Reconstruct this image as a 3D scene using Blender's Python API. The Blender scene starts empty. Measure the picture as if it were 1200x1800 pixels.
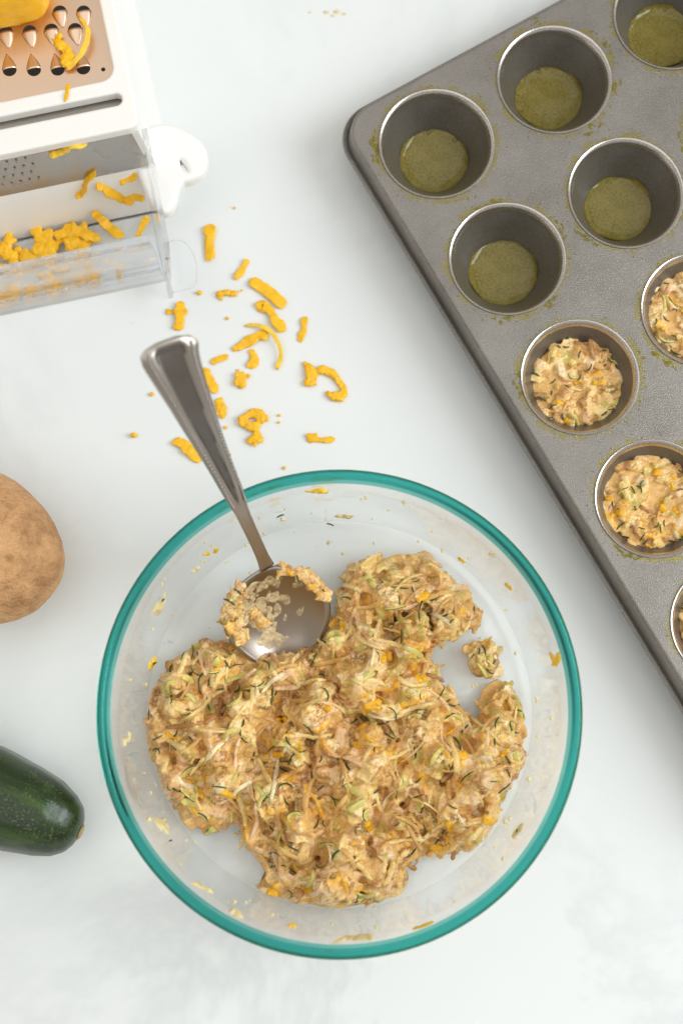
import bpy, bmesh, math, random
import numpy as np
from mathutils import Vector, Matrix, kdtree, noise as mnoise

# ------------------------------------------------------------------ camera, world, lamps, exposure
sc = bpy.context.scene
CAM_H, TILT, FPX = 57.3, math.radians(8.88), 2500.0        # cm above the worktop, tilt, focal length in photo pixels
S = 0.01                                                    # everything below is written in centimetres

cd = bpy.data.cameras.new('camera'); cam = bpy.data.objects.new('camera', cd)
sc.collection.objects.link(cam); sc.camera = cam
cam.location = (0, 0, CAM_H*S); cam.rotation_euler = (TILT, 0, 0)
cd.sensor_fit = 'VERTICAL'; cd.sensor_height = 36; cd.sensor_width = 24; cd.lens = 50
cd.clip_start = 0.01; cd.clip_end = 50
cd.dof.use_dof = True; cd.dof.focus_distance = 0.552; cd.dof.aperture_fstop = 6.3

world = bpy.data.worlds.new('World'); sc.world = world; world.use_nodes = True
bg = world.node_tree.nodes['Background']
bg.inputs[0].default_value = (1.0, 0.935, 0.83, 1); bg.inputs[1].default_value = 0.52

def area(name, loc, aim, size, size_y, power, col):
    l = bpy.data.lights.new(name, 'AREA'); l.shape = 'RECTANGLE'; l.size = size; l.size_y = size_y
    l.energy = power; l.color = col
    o = bpy.data.objects.new(name, l); sc.collection.objects.link(o)
    o.location = loc
    o.rotation_euler = (Vector(aim) - Vector(loc)).to_track_quat('-Z', 'Y').to_euler()
    return o
area('window_light', (1.15, 0.12, 0.95), (0, 0.06, 0), 0.7, 1.0, 16.5, (0.93, 0.985, 1.0))
area('ceiling_bounce', (-0.3, 0.0, 1.8), (0, 0.02, 0), 2.2, 2.2, 11.5, (0.95, 0.985, 1.0))

sc.view_settings.view_transform = 'Standard'; sc.view_settings.look = 'None'
sc.view_settings.exposure = 0.0; sc.view_settings.gamma = 1.0
sc.render.engine = 'CYCLES'
cy = sc.cycles
cy.use_denoising = True; cy.max_bounces = 18; cy.transmission_bounces = 14; cy.glossy_bounces = 6
cy.diffuse_bounces = 4; cy.transparent_max_bounces = 12; cy.blur_glossy = 0.2
cy.sample_clamp_indirect = 12.0

random.seed(7); rng = np.random.default_rng(7)

# ------------------------------------------------------------------ helpers
_s, _c = math.sin(TILT), math.cos(TILT)
def ray(px, py):
    f = np.array([0, _s, -_c]); u = np.array([0, _c, _s])
    return f*FPX + np.array([px-600.0, 0, 0]) + u*(900.0-py)
def W(px, py, z):
    """Point of the worktop scene at height z (cm) that stands where the photo shows it."""
    d = ray(px, py); t = (z-CAM_H)/d[2]
    return np.array([d[0]*t, d[1]*t, z])

ORG = {}
def tag(o, label=None, cat=None, group=None, kind=None):
    if label: o['label'] = label
    if cat: o['category'] = cat
    if group: o['group'] = group
    if kind: o['kind'] = kind
    return o
def empty(name, loc, label, cat, group=None):
    o = bpy.data.objects.new(name, None); sc.collection.objects.link(o)
    o.empty_display_size = 0.01
    o.location = Vector([float(v)*S for v in loc]); ORG[o.name] = np.array(loc, float)
    return tag(o, label, cat, group)
def mk(name, verts, faces, mats, parent=None, smooth=True, fmat=None, col=None, label=None, cat=None, group=None, kind=None, fixn=False):
    verts = np.asarray(verts, float)
    if parent is not None: org = ORG[parent.name]
    else:
        org = np.array([verts[:,0].mean(), verts[:,1].mean(), verts[:,2].min()])
    me = bpy.data.meshes.new(name)
    if isinstance(faces, np.ndarray): faces = faces.tolist()
    me.from_pydata(((verts-org)*S).tolist(), [], faces)
    if not isinstance(mats, (list, tuple)): mats = [mats]
    for m in mats: me.materials.append(m)
    if fmat is not None: me.polygons.foreach_set('material_index', np.asarray(fmat, np.int32))
    if smooth: me.polygons.foreach_set('use_smooth', np.ones(len(me.polygons), bool))
    if col is not None:
        a = me.attributes.new('Col', 'FLOAT_COLOR', 'POINT')
        c4 = np.ones((len(verts), 4), np.float32); c4[:, :3] = col
        a.data.foreach_set('color', c4.ravel())
    if fixn:
        bm = bmesh.new(); bm.from_mesh(me); bmesh.ops.recalc_face_normals(bm, faces=bm.faces[:]); bm.to_mesh(me); bm.free()
    me.update()
    o = bpy.data.objects.new(name, me); sc.collection.objects.link(o)
    if parent is not None: o.parent = parent
    else: o.location = Vector((org*S).tolist())
    ORG[o.name] = org
    return tag(o, label, cat, group, kind)
def merge(lst):
    V, F, k = [], [], 0
    for v, f in lst:
        v = np.asarray(v, float); V.append(v); F += [[i+k for i in q] for q in f]; k += len(v)
    return np.concatenate(V), F
def bm_out(bm):
    bm.verts.index_update()
    v = np.array([x.co[:] for x in bm.verts]); f = [[q.index for q in p.verts] for p in bm.faces]
    bm.free(); return v, f
def box(x0, x1, y0, y1, z0, z1, r=0.0, seg=2):
    bm = bmesh.new(); bmesh.ops.create_cube(bm, size=1)
    for v in bm.verts:
        v.co = Vector((x0+(v.co.x+.5)*(x1-x0), y0+(v.co.y+.5)*(y1-y0), z0+(v.co.z+.5)*(z1-z0)))
    if r: bmesh.ops.bevel(bm, geom=bm.edges[:], offset=r, segments=seg, affect='EDGES', profile=.5)
    return bm_out(bm)
def ico(sub, r=1.0):
    bm = bmesh.new(); bmesh.ops.create_icosphere(bm, subdivisions=sub, radius=r); return bm_out(bm)
ICO1, ICO2, ICO3 = ico(1), ico(2), ico(3)
def lathe(prof, n=96, c=(0, 0, 0), closed=False):
    prof = np.array(prof, float); m = len(prof)
    a = np.linspace(0, 2*np.pi, n, endpoint=False)
    V = np.stack([np.outer(np.cos(a), prof[:,0]), np.outer(np.sin(a), prof[:,0]), np.repeat(prof[None,:,1], n, 0)], -1).reshape(-1, 3)+np.array(c)
    F = []
    mm = m if closed else m-1
    for i in range(n):
        j = (i+1) % n
        for k in range(mm):
            l = (k+1) % m
            F.append([i*m+k, j*m+k, j*m+l, i*m+l])
    return V, F
def curve_fill(splines, depth=0.0, bevel=0.0, res=2):
    """Flat plate with holes: first spline the outline, the rest openings (all lists of x, y)."""
    cu = bpy.data.curves.new('tmp', 'CURVE'); cu.dimensions = '2D'; cu.fill_mode = 'BOTH'
    cu.extrude = depth/2; cu.bevel_depth = bevel; cu.bevel_resolution = res
    for pts in splines:
        s = cu.splines.new('POLY'); s.points.add(len(pts)-1); s.use_cyclic_u = True
        for p, q in zip(s.points, pts): p.co = (float(q[0]), float(q[1]), 0, 1)
    ob = bpy.data.objects.new('tmp', cu); sc.collection.objects.link(ob)
    dg = bpy.context.evaluated_depsgraph_get()
    me = bpy.data.meshes.new_from_object(ob.evaluated_get(dg))
    v = np.array([x.co[:] for x in me.vertices]); f = [list(p.vertices) for p in me.polygons]
    bpy.data.objects.remove(ob); bpy.data.curves.remove(cu); bpy.data.meshes.remove(me)
    return v, f
def rrect(x0, x1, y0, y1, r, n=8):
    out = []
    for cx, cyy, a0 in ((x1-r, y1-r, 0), (x0+r, y1-r, 90), (x0+r, y0+r, 180), (x1-r, y0+r, 270)):
        for i in range(n+1):
            a = math.radians(a0+90*i/n); out.append((cx+r*math.cos(a), cyy+r*math.sin(a)))
    return out
def circ(cx, cyy, r, n=40):
    return [(cx+r*math.cos(2*math.pi*i/n), cyy+r*math.sin(2*math.pi*i/n)) for i in range(n)]
def smooth_path(P, n):
    """Catmull-Rom through the points."""
    P = [np.asarray(p, float) for p in P]
    if len(P) == 2: P = [P[0], (P[0]*2+P[1])/3, (P[0]+2*P[1])/3, P[1]]
    Q = [2*P[0]-P[1]]+P+[2*P[-1]-P[-2]]; out = []
    for k in range(n):
        t = k/(n-1)*(len(P)-1); i = min(int(t), len(P)-2); u = t-i
        a, b, c, d = Q[i:i+4]
        out.append(.5*((2*b)+(-a+c)*u+(2*a-5*b+4*c-d)*u*u+(-a+3*b-3*c+d)*u**3))
    return np.array(out)
SEC = np.array([(-1, -.55), (-.75, -1), (.75, -1), (1, -.55), (1, .55), (.75, 1), (-.75, 1), (-1, .55)])
SEC6 = np.array([(-1, 0), (-.55, -1), (.55, -1), (1, 0), (.55, 1), (-.55, 1)])
def sweep(pts, w, t, up=(0, 0, 1), sec=SEC, taper=.6, roll=0.0, wv=None):
    pts = np.asarray(pts, float); n = len(pts); m = len(sec)
    T = np.gradient(pts, axis=0); T /= np.linalg.norm(T, axis=1)[:, None]+1e-9
    up = np.asarray(up, float)
    if up.ndim == 1: up = np.repeat(up[None], n, 0)
    Sd = np.cross(T, up); Sd /= np.linalg.norm(Sd, axis=1)[:, None]+1e-9
    U = np.cross(Sd, T)
    if roll:
        S2 = Sd*math.cos(roll)+U*math.sin(roll); U = -Sd*math.sin(roll)+U*math.cos(roll); Sd = S2
    sc_ = np.ones(n); sc_[0] = sc_[-1] = taper
    if wv is not None: sc_ = sc_*wv
    V = (pts[:, None]+Sd[:, None]*(sec[None, :, :1]*w*.5*sc_[:, None, None])+U[:, None]*(sec[None, :, 1:]*t*.5*sc_[:, None, None])).reshape(-1, 3)
    F = []
    for i in range(n-1):
        for k in range(m):
            l = (k+1) % m; F.append([i*m+k, i*m+l, (i+1)*m+l, (i+1)*m+k])
    F.append(list(range(m))[::-1]); F.append([(n-1)*m+k for k in range(m)])
    return V, F
def vnoise(P, freq, seed=0.0, octv=1):
    out = np.zeros(len(P)); o = Vector((seed*3.1, seed*1.7, seed*5.3))
    for i, p in enumerate(P):
        q = Vector(p)*freq+o; v = mnoise.noise(q)
        if octv > 1: v += .5*mnoise.noise(q*2.1)
        if octv > 2: v += .3*mnoise.noise(q*4.3)
        out[i] = v
    return out

# ------------------------------------------------------------------ materials
class NT:
    def __init__(s, name):
        s.m = bpy.data.materials.new(name); s.m.use_nodes = True; s.t = s.m.node_tree
        s.b = s.t.nodes['Principled BSDF']; s.out = s.t.nodes['Material Output']
    def n(s, typ, **kw):
        x = s.t.nodes.new(typ)
        for k, v in kw.items():
            if k in x.inputs: x.inputs[k].default_value = v
            else: setattr(x, k, v)
        return x
    def l(s, a, b): s.t.links.new(a, b)
    def set(s, **kw):
        for k, v in kw.items(): s.b.inputs[k.replace('_', ' ')].default_value = v
        return s
    def co(s): 
        return s.n('ShaderNodeTexCoord').outputs['Object']
    def noise(s, scale, detail=3.0, rough=.5, co=None, dist=0.0):
        x = s.n('ShaderNodeTexNoise', Scale=scale, Detail=detail, Roughness=rough, Distortion=dist)
        s.l(co or s.co(), x.inputs['Vector']); return x.outputs['Fac']
    def ramp(s, fac, stops):
        r = s.n('ShaderNodeValToRGB'); e = r.color_ramp.elements
        while len(e) < len(stops): e.new(.5)
        for q, (p, c) in zip(e, stops): q.position = p; q.color = tuple(c)+(1,) if len(c) == 3 else c
        s.l(fac, r.inputs[0]); return r.outputs[0]
    def mix(s, fac, a, b, blend='MIX'):
        x = s.n('ShaderNodeMix', data_type='RGBA', blend_type=blend)
        for i, v in ((0, fac), (6, a), (7, b)):
            if hasattr(v, 'is_output'): s.l(v, x.inputs[i])
            else: x.inputs[i].default_value = v if i == 0 else tuple(v)+(1,)
        return x.outputs[2]
    def base(s, c): s.l(c, s.b.inputs['Base Color']); return s
    def bump(s, h, dist, strength=1.0):
        b = s.n('ShaderNodeBump', Strength=strength, Distance=dist); s.l(h, b.inputs['Height'])
        s.l(b.outputs[0], s.b.inputs['Normal']); return s

def m_counter():
    k = NT('white_marble'); co = k.co()
    big = k.noise(4.5, 4, .6, co, .8)
    v = k.noise(5.0, 6, .66, co, .5)
    ab = k.n('ShaderNodeMath', operation='SUBTRACT'); k.l(v, ab.inputs[0]); ab.inputs[1].default_value = .5
    ab2 = k.n('ShaderNodeMath', operation='ABSOLUTE'); k.l(ab.outputs[0], ab2.inputs[0])
    vein = k.ramp(ab2.outputs[0], [(0, (1, 1, 1)), (.045, (0, 0, 0))])
    patch = k.ramp(k.noise(3.2, 2, .5, co), [(.44, (0, 0, 0)), (.64, (1, 1, 1))])
    vm = k.mix(1.0, vein, patch, 'MULTIPLY')
    basec = k.ramp(big, [(.3, (.765, .792, .80)), (.7, (.795, .82, .825))])
    sp = k.ramp(k.noise(120.0, 2, .5, co), [(.73, (0, 0, 0)), (.80, (1, 1, 1))])
    sp2 = k.mix(1.0, sp, k.ramp(k.noise(14.0, 2, .5, co), [(.58, (0, 0, 0)), (.7, (1, 1, 1))]), 'MULTIPLY')
    c = k.mix(vm, basec, (.685, .715, .73))
    c = k.mix(sp2, c, (.36, .40, .42))
    return k.base(c).set(Roughness=.28, Specular_IOR_Level=.35).m
def m_pan(name, c0, c1, rough, bumpd, metal, stain=None):
    k = NT(name); co = k.co()
    f = k.noise(2500, 1, .5, co); g = k.noise(45, 4, .65, co)
    c = k.mix(k.ramp(g, [(.3, (0, 0, 0)), (.75, (1, 1, 1))]), c0, c1)
    c = k.mix(1.0, c, k.ramp(f, [(.3, (.76, .76, .76)), (.55, (1.0, 1.0, 1.0)), (.72, (1.32, 1.32, 1.32))]), 'MULTIPLY')
    k.set(Metallic=metal, Roughness=rough)
    r = k.n('ShaderNodeMapRange'); k.l(g, r.inputs[0]); r.inputs[3].default_value = rough-.06; r.inputs[4].default_value = rough+.1
    ro = r.outputs[0]
    if stain:                                                # greasy oil stains gathered in a ring round every cup
        phi, pi_, pj_ = stain
        mp = k.n('ShaderNodeMapping', vector_type='TEXTURE'); mp.inputs['Rotation'].default_value = (0, 0, phi); k.l(co, mp.inputs[0])
        sx = k.n('ShaderNodeSeparateXYZ'); k.l(mp.outputs[0], sx.inputs[0]); q = []
        for ax_, pt in ((0, pi_), (1, pj_)):
            w = k.n('ShaderNodeMath', operation='PINGPONG'); k.l(sx.outputs[ax_], w.inputs[0]); w.inputs[1].default_value = pt*S/2
            # cup centres lie half a pitch from the sheet's middle
            d = k.n('ShaderNodeMath', operation='SUBTRACT'); d.inputs[0].default_value = pt*S/2; k.l(w.outputs[0], d.inputs[1]); q.append(d.outputs[0])
        cb = k.n('ShaderNodeCombineXYZ'); k.l(q[0], cb.inputs[0]); k.l(q[1], cb.inputs[1])
        ln = k.n('ShaderNodeVectorMath', operation='LENGTH'); k.l(cb.outputs[0], ln.inputs[0])
        rr = k.n('ShaderNodeMapRange', interpolation_type='SMOOTHSTEP'); k.l(ln.outputs['Value'], rr.inputs[0])
        rr.inputs[1].default_value = .0238; rr.inputs[2].default_value = .0292; rr.inputs[3].default_value = .26; rr.inputs[4].default_value = -.10
        ad = k.n('ShaderNodeMath', operation='ADD'); k.l(k.noise(130, 5, .62, co, .6), ad.inputs[0]); k.l(rr.outputs[0], ad.inputs[1])
        st = k.ramp(ad.outputs[0], [(.66, (0, 0, 0)), (.76, (.62, .62, .62)), (.86, (.85, .85, .85))])
        c = k.mix(st, c, (.27, .225, .075))
        rm = k.n('ShaderNodeMix', data_type='FLOAT'); k.l(st, rm.inputs[0]); k.l(ro, rm.inputs[2]); rm.inputs[3].default_value = .14; ro = rm.outputs[0]
    k.base(c); k.l(ro, k.b.inputs['Roughness'])
    return k.bump(f, bumpd, .9).m
def m_glass(name, col, clear, rough=0.0, ior=1.5):
    """Glass: refracting and mirroring, part of the light passing straight on; col tints each crossing."""
    k = NT(name); k.t.nodes.remove(k.b)
    g = k.n('ShaderNodeBsdfGlass', Roughness=rough, IOR=ior); g.inputs['Color'].default_value = tuple(col)+(1,)
    t = k.n('ShaderNodeBsdfTransparent'); t.inputs['Color'].default_value = tuple(col)+(1,)
    fr = k.n('ShaderNodeFresnel', IOR=ior); gl = k.n('ShaderNodeBsdfGlossy', Roughness=.02)
    ge = k.n('ShaderNodeNewGeometry'); inv = k.n('ShaderNodeMath', operation='SUBTRACT'); inv.inputs[0].default_value = 1; k.l(ge.outputs['Backfacing'], inv.inputs[1])
    fb = k.n('ShaderNodeMath', operation='MULTIPLY'); k.l(fr.outputs[0], fb.inputs[0]); k.l(inv.outputs[0], fb.inputs[1])
    th = k.n('ShaderNodeMixShader'); k.l(fb.outputs[0], th.inputs[0]); k.l(t.outputs[0], th.inputs[1]); k.l(gl.outputs[0], th.inputs[2])
    m = k.n('ShaderNodeMixShader', Fac=clear); k.l(g.outputs[0], m.inputs[1]); k.l(th.outputs[0], m.inputs[2])
    k.l(m.outputs[0], k.out.inputs['Surface']); return k.m
def m_steel(name, c, rough, aniso=0.0, brush=None):
    k = NT(name); k.set(Base_Color=tuple(c)+(1,), Metallic=1.0, Roughness=rough)
    co = k.co(); mp = k.n('ShaderNodeMapping'); mp.inputs['Scale'].default_value = brush or (40, 900, 40); k.l(co, mp.inputs[0])
    f = k.noise(1.0, 2, .5, mp.outputs[0])
    r = k.n('ShaderNodeMapRange'); k.l(f, r.inputs[0]); r.inputs[3].default_value = max(rough-.08, .04); r.inputs[4].default_value = rough+.12
    k.l(r.outputs[0], k.b.inputs['Roughness'])
    return k.m
def m_plain(name, c, rough, var=.06, scale=40, spec=.5, sss=0.0, sr=.002, bumpd=0, bscale=300):
    k = NT(name); co = k.co(); f = k.noise(scale, 3, .6, co)
    lo = [max(x*(1-var), 0) for x in c]; hi = [min(x*(1+var), 1) for x in c]
    k.base(k.ramp(f, [(.3, lo), (.7, hi)])).set(Roughness=rough, Specular_IOR_Level=spec)
    if sss: k.set(Subsurface_Weight=sss, Subsurface_Radius=(1.0, .6, .3), Subsurface_Scale=sr)
    if bumpd: k.bump(k.noise(bscale, 4, .6, co), bumpd)
    return k.m
def m_mix():
    k = NT('vegetable_batter'); co = k.co()
    a = k.n('ShaderNodeAttribute', attribute_name='Col')
    f = k.noise(900, 4, .65, co)
    c = k.mix(1.0, a.outputs['Color'], k.ramp(f, [(.25, (.70, .66, .58)), (.55, (1, 1, 1)), (.8, (1.0, 1.0, 1.0))]), 'MULTIPLY')
    k.base(c).set(Roughness=.42, Specular_IOR_Level=.45, Subsurface_Weight=.25, Subsurface_Radius=(1, .55, .25), Subsurface_Scale=.0018)
    r = k.ramp(k.noise(260, 3, .6, co), [(.35, (.14, .14, .14)), (.7, (.48, .48, .48))]); k.l(r, k.b.inputs['Roughness'])
    return k.bump(k.noise(1300, 3, .6, co), .0004, .8).m

M = {}
M['counter'] = m_counter()
M['pan'] = m_pan('nonstick_pan_coating', (.225, .207, .188), (.30, .277, .252), .33, .00016, .55)
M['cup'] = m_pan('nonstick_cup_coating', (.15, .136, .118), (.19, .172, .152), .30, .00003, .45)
M['pan_top'] = m_pan('greasy_pan_top', (.225, .207, .188), (.30, .277, .252), .33, .00016, .55, (math.radians(-60.25), 5.6, 5.565))
M['lip'] = m_pan('cup_lip_highlight', (.55, .52, .50), (.66, .63, .60), .22, .00003, .95)  # brighter than the coating: the lip's highlight put into its colour
M['glass'] = m_glass('clear_bowl_glass', (.996, 1.0, .998), .74, 0.0, 1.30)
M['teal'] = m_glass('teal_rim_glass', (.23, .65, .62), .08, 0.0, 1.47)
M['acrylic'] = m_glass('clear_plastic', (.985, .99, .996), .40, 0.0, 1.45)
M['steel_reflection'] = m_steel('brushed_steel_warm_reflection', (.80, .60, .46), .34, brush=(900, 30, 40))  # warm reflection of the surroundings put into the steel's base colour
M['steel_fine'] = m_steel('polished_steel', (.46, .43, .40), .22)
M['spoon'] = m_steel('worn_spoon_steel', (.43, .39, .36), .30, brush=(60, 60, 60))
M['spoon_recess'] = m_steel('spoon_recess_dark_reflection', (.20, .18, .168), .32, brush=(150, 150, 150))  # darker copy of the spoon steel, a dark reflection put into colour
M['white_plastic'] = m_plain('white_plastic', (.91, .90, .88), .30, .01, 20, .5, .1, .002)
M['dark'] = m_plain('dark_grey_fill', (.10, .095, .09), .4)  # shade inside the box put into colour; the foot strip uses it too
M['cheese'] = m_plain('orange_cheddar', (.99, .515, .012), .36, .10, 260, .45, .1, .0022, .0003, 500)
M['cheese_deep'] = m_plain('deep_orange_cheddar', (.99, .50, .008), .36, .12, 260, .45, .1, .0022, .0003, 500)
M['cheese_pale'] = m_plain('pale_cheddar', (.98, .60, .05), .38, .12, 260, .45, .1, .0022, .0003, 500)
M['mix'] = m_mix()
M['potato_shred'] = m_plain('potato_shred', (.72, .50, .26), .34, .18, 300, .45, .4, .002, .0002, 700)
M['potato_pale'] = m_plain('pale_potato_shred', (.80, .63, .36), .32, .14, 300, .45, .4, .002, .0002, 700)
M['zucchini_flesh'] = m_plain('zucchini_shred_flesh', (.66, .55, .17), .30, .2, 260, .5, .45, .0025)
M['zucchini_skin'] = m_plain('zucchini_skin_sliver', (.035, .085, .016), .32, .3, 200, .5)
def m_oil():
    k = NT('olive_oil'); co = k.co()
    f = k.noise(1100, 2, .6, co); g = k.noise(160, 3, .6, co)
    c = k.ramp(f, [(.30, (.085, .068, .009)), (.5, (.165, .132, .020)), (.7, (.215, .172, .035))])
    c = k.mix(k.ramp(g, [(.35, (0, 0, 0)), (.7, (.45, .45, .45))]), c, (.28, .22, .065))
    return k.base(c).set(Roughness=.05, Specular_IOR_Level=.38).bump(f, .00001, .4).m
M['oil'] = m_oil()
def m_bfilm():
    k = NT('thin_batter_film'); k.set(Base_Color=(.84, .66, .38, 1), Roughness=.3); k.bump(k.noise(600, 3, .6), .0004, .8)
    t = k.n('ShaderNodeBsdfTransparent'); m = k.n('ShaderNodeMixShader'); k.l(k.ramp(k.noise(420, 4, .6), [(.35, (.1, .1, .1)), (.65, (.85, .85, .85))]), m.inputs[0])
    k.l(k.b.outputs[0], m.inputs[1]); k.l(t.outputs[0], m.inputs[2]); k.l(m.outputs[0], k.out.inputs['Surface']); return k.m
M['batter_film'] = m_bfilm()
def m_film():
    k = NT('thin_oil_film'); k.set(Base_Color=(.30, .26, .05, 1), Roughness=.12, Specular_IOR_Level=.6)
    k.bump(k.noise(500, 2, .5), .0003, .8)
    t = k.n('ShaderNodeBsdfTransparent'); t.inputs['Color'].default_value = (.90, .86, .55, 1)
    m = k.n('ShaderNodeMixShader', Fac=.74); k.l(k.b.outputs[0], m.inputs[1]); k.l(t.outputs[0], m.inputs[2])
    k.l(m.outputs[0], k.out.inputs['Surface']); return k.m
M['film'] = m_film()
M['bubble'] = m_glass('oil_bubble', (.97, .95, .85), .2, .02, 1.4)
def m_potato():
    k = NT('potato_skin'); co = k.co()
    g = k.noise(38, 5, .65, co); f = k.noise(260, 4, .7, co)
    c = k.ramp(g, [(.30, (.40, .195, .085)), (.47, (.70, .39, .18)), (.70, (.86, .53, .275))])
    c = k.mix(k.ramp(f, [(.62, (0, 0, 0)), (.78, (.75, .75, .75))]), c, (.42, .21, .08))
    v = k.n('ShaderNodeTexVoronoi', Scale=95.0); k.l(co, v.inputs['Vector'])
    sp = k.ramp(v.outputs['Distance'], [(.05, (.8, .8, .8)), (.16, (0, 0, 0))])
    c = k.mix(sp, c, (.30, .14, .055))
    ey = k.n('ShaderNodeAttribute', attribute_name='Col')
    c = k.mix(ey.outputs['Fac'], c, (.20, .095, .04))
    add = k.n('ShaderNodeMath', operation='ADD'); k.l(g, add.inputs[0]); k.l(f, add.inputs[1])
    return k.base(c).set(Roughness=.62, Specular_IOR_Level=.3).bump(add.outputs[0], .0034, 1.0).m
M['potato'] = m_potato()
def m_zuke():
    k = NT('zucchini_skin'); co = k.co()
    mp = k.n('ShaderNodeMapping'); mp.inputs['Scale'].default_value = (14, 150, 150); k.l(co, mp.inputs[0])
    st = k.noise(1.0, 4, .6, mp.outputs[0]); f = k.noise(1100, 2, .6, co); g = k.noise(38, 2, .5, co)
    c = k.ramp(st, [(.30, (.007, .014, .005)), (.52, (.016, .036, .009)), (.72, (.055, .10, .02))])
    sp = k.ramp(f, [(.54, (0, 0, 0)), (.68, (.9, .9, .9))])
    spm = k.mix(1.0, sp, k.ramp(g, [(.42, (.08, .08, .08)), (.62, (1, 1, 1))]), 'MULTIPLY')
    c = k.mix(spm, c, (.13, .19, .05))
    sc2 = k.mix(1.0, k.ramp(k.noise(190, 3, .7, co, 1.5), [(.66, (0, 0, 0)), (.74, (1, 1, 1))]), k.ramp(k.noise(30, 1, .5, co), [(.55, (0, 0, 0)), (.65, (1, 1, 1))]), 'MULTIPLY')
    c = k.mix(sc2, c, (.36, .27, .12))
    return k.base(c).set(Roughness=.25, Specular_IOR_Level=.5).bump(st, .0003, .5).m
M['zucchini'] = m_zuke()
M['scar'] = m_plain('zucchini_blossom_scar', (.42, .30, .13), .6, .2, 200)
M['residue'] = m_plain('batter_smear', (.86, .70, .36), .35, .22, 220, .45, .3, .0015, .0003, 600)

# ------------------------------------------------------------------ the worktop
g = 24; xs = np.linspace(-150, 150, g); V = [(x, y, 0) for y in xs for x in xs]
F = [[j*g+i, j*g+i+1, (j+1)*g+i+1, (j+1)*g+i] for j in range(g-1) for i in range(g-1)]
mk('countertop', V, F, M['counter'], kind='structure', label='white marble countertop with faint grey veins', smooth=False)

# ------------------------------------------------------------------ muffin tin
ZP = 2.6; PIT_I, PIT_J = 5.6, 5.565
P0 = np.array([3.852, 23.67]); PHI = math.radians(-60.25)
EI = np.array([math.cos(PHI), math.sin(PHI)]); EJ = np.array([-math.sin(PHI), math.cos(PHI)])
def cupc(i, j): return P0+EI*PIT_I*i+EJ*PIT_J*j
NI, NJ = 6, 4
tin = empty('muffin_tin', (*cupc(2.5, 1.5), 0), 'grey nonstick mini muffin tin with greasy cups beside the glass bowl', 'muffin tin')
def tinxy(a, b): return P0+EI*a+EJ*b
x0, x1, y0, y1 = -2.72, PIT_I*(NI-1)+2.72, -2.74, PIT_J*(NJ-1)+2.74
HOLE = 2.355
v, f = curve_fill([rrect(x0, x1, y0, y1, 1.15, 10)]+[circ(i*PIT_I, j*PIT_J, HOLE, 72) for i in range(NI) for j in range(NJ)])
def tin_world(v, z=ZP):
    v = np.asarray(v, float); o = np.zeros((len(v), 3))
    o[:, :2] = P0+v[:, :1]*EI+v[:, 1:2]*EJ; o[:, 2] = v[:, 2]+z; return o
mk('top_sheet', tin_world(v), f, M['pan_top'], tin, smooth=False)
prof = [(0, 0), (.04, -.004), (.085, -.025), (.125, -.07), (.15, -.15), (.185, -.35), (.23, -.65), (.27, -.92), (.30, -1.0), (.36, -1.04), (.44, -1.03), (.495, -.99), (.51, -.94), (.48, -.89), (.43, -.89)]
V, F = [], []; m = len(prof)
ring = None
for o_, z_ in prof:
    r_ = rrect(x0-o_, x1+o_, y0-o_, y1+o_, 1.15+o_, 10); V.append([(a, b, z_) for a, b in r_]); n_ = len(r_)
V = np.array(V).reshape(-1, 3)
for k in range(m-1):
    for i in range(n_):
        j = (i+1) % n_; F.append([k*n_+i, (k+1)*n_+i, (k+1)*n_+j, k*n_+j])
rim_o = mk('rolled_rim', tin_world(V), F, M['pan'], tin)
cup_prof = [(2.356, .0005), (2.34, -.002), (2.315, -.012), (2.285, -.034), (2.255, -.07), (2.23, -.12), (2.21, -.17), (2.19, -.23), (2.165, -.30)]
for k in range(1, 9):
    t = k/8; cup_prof.append((2.165+(1.44-2.165)*t, -.30+(-1.72+.30)*t))
cup_prof += [(1.41, -1.86), (1.36, -2.0), (1.27, -2.10), (1.14, -2.15), (.9, -2.165), (.5, -2.17), (.02, -2.17)]
cv, cf = lathe(cup_prof, 72)
cup_mesh = None
for i in range(NI):
    for j in range(NJ):
        c = cupc(i, j)
        if cup_mesh is None:
            o = mk('cup', cv+np.array([c[0], c[1], ZP]), [q[::-1] for q in cf], [M['cup'], M['pan'], M['lip']], tin, fmat=[1 if k % (len(cup_prof)-1) < 1 else (2 if k % (len(cup_prof)-1) < 7 else 0) for k in range(len(cf))]); cup_mesh = o.data
            # keep mesh centred on the cup so copies can share it
            off = Vector(((np.array([c[0], c[1], ZP])-ORG[tin.name])*S).tolist())
            for vv in cup_mesh.vertices: vv.co -= off
            sol = o.modifiers.new('sheet_thickness', 'SOLIDIFY'); sol.thickness = .0006; sol.offset = -1
            o.location = off; first = o
        else:
            o = first.copy(); sc.collection.objects.link(o); o.parent = tin
            o.location = Vector(((np.array([c[0], c[1], ZP])-ORG[tin.name])*S).tolist())

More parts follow.
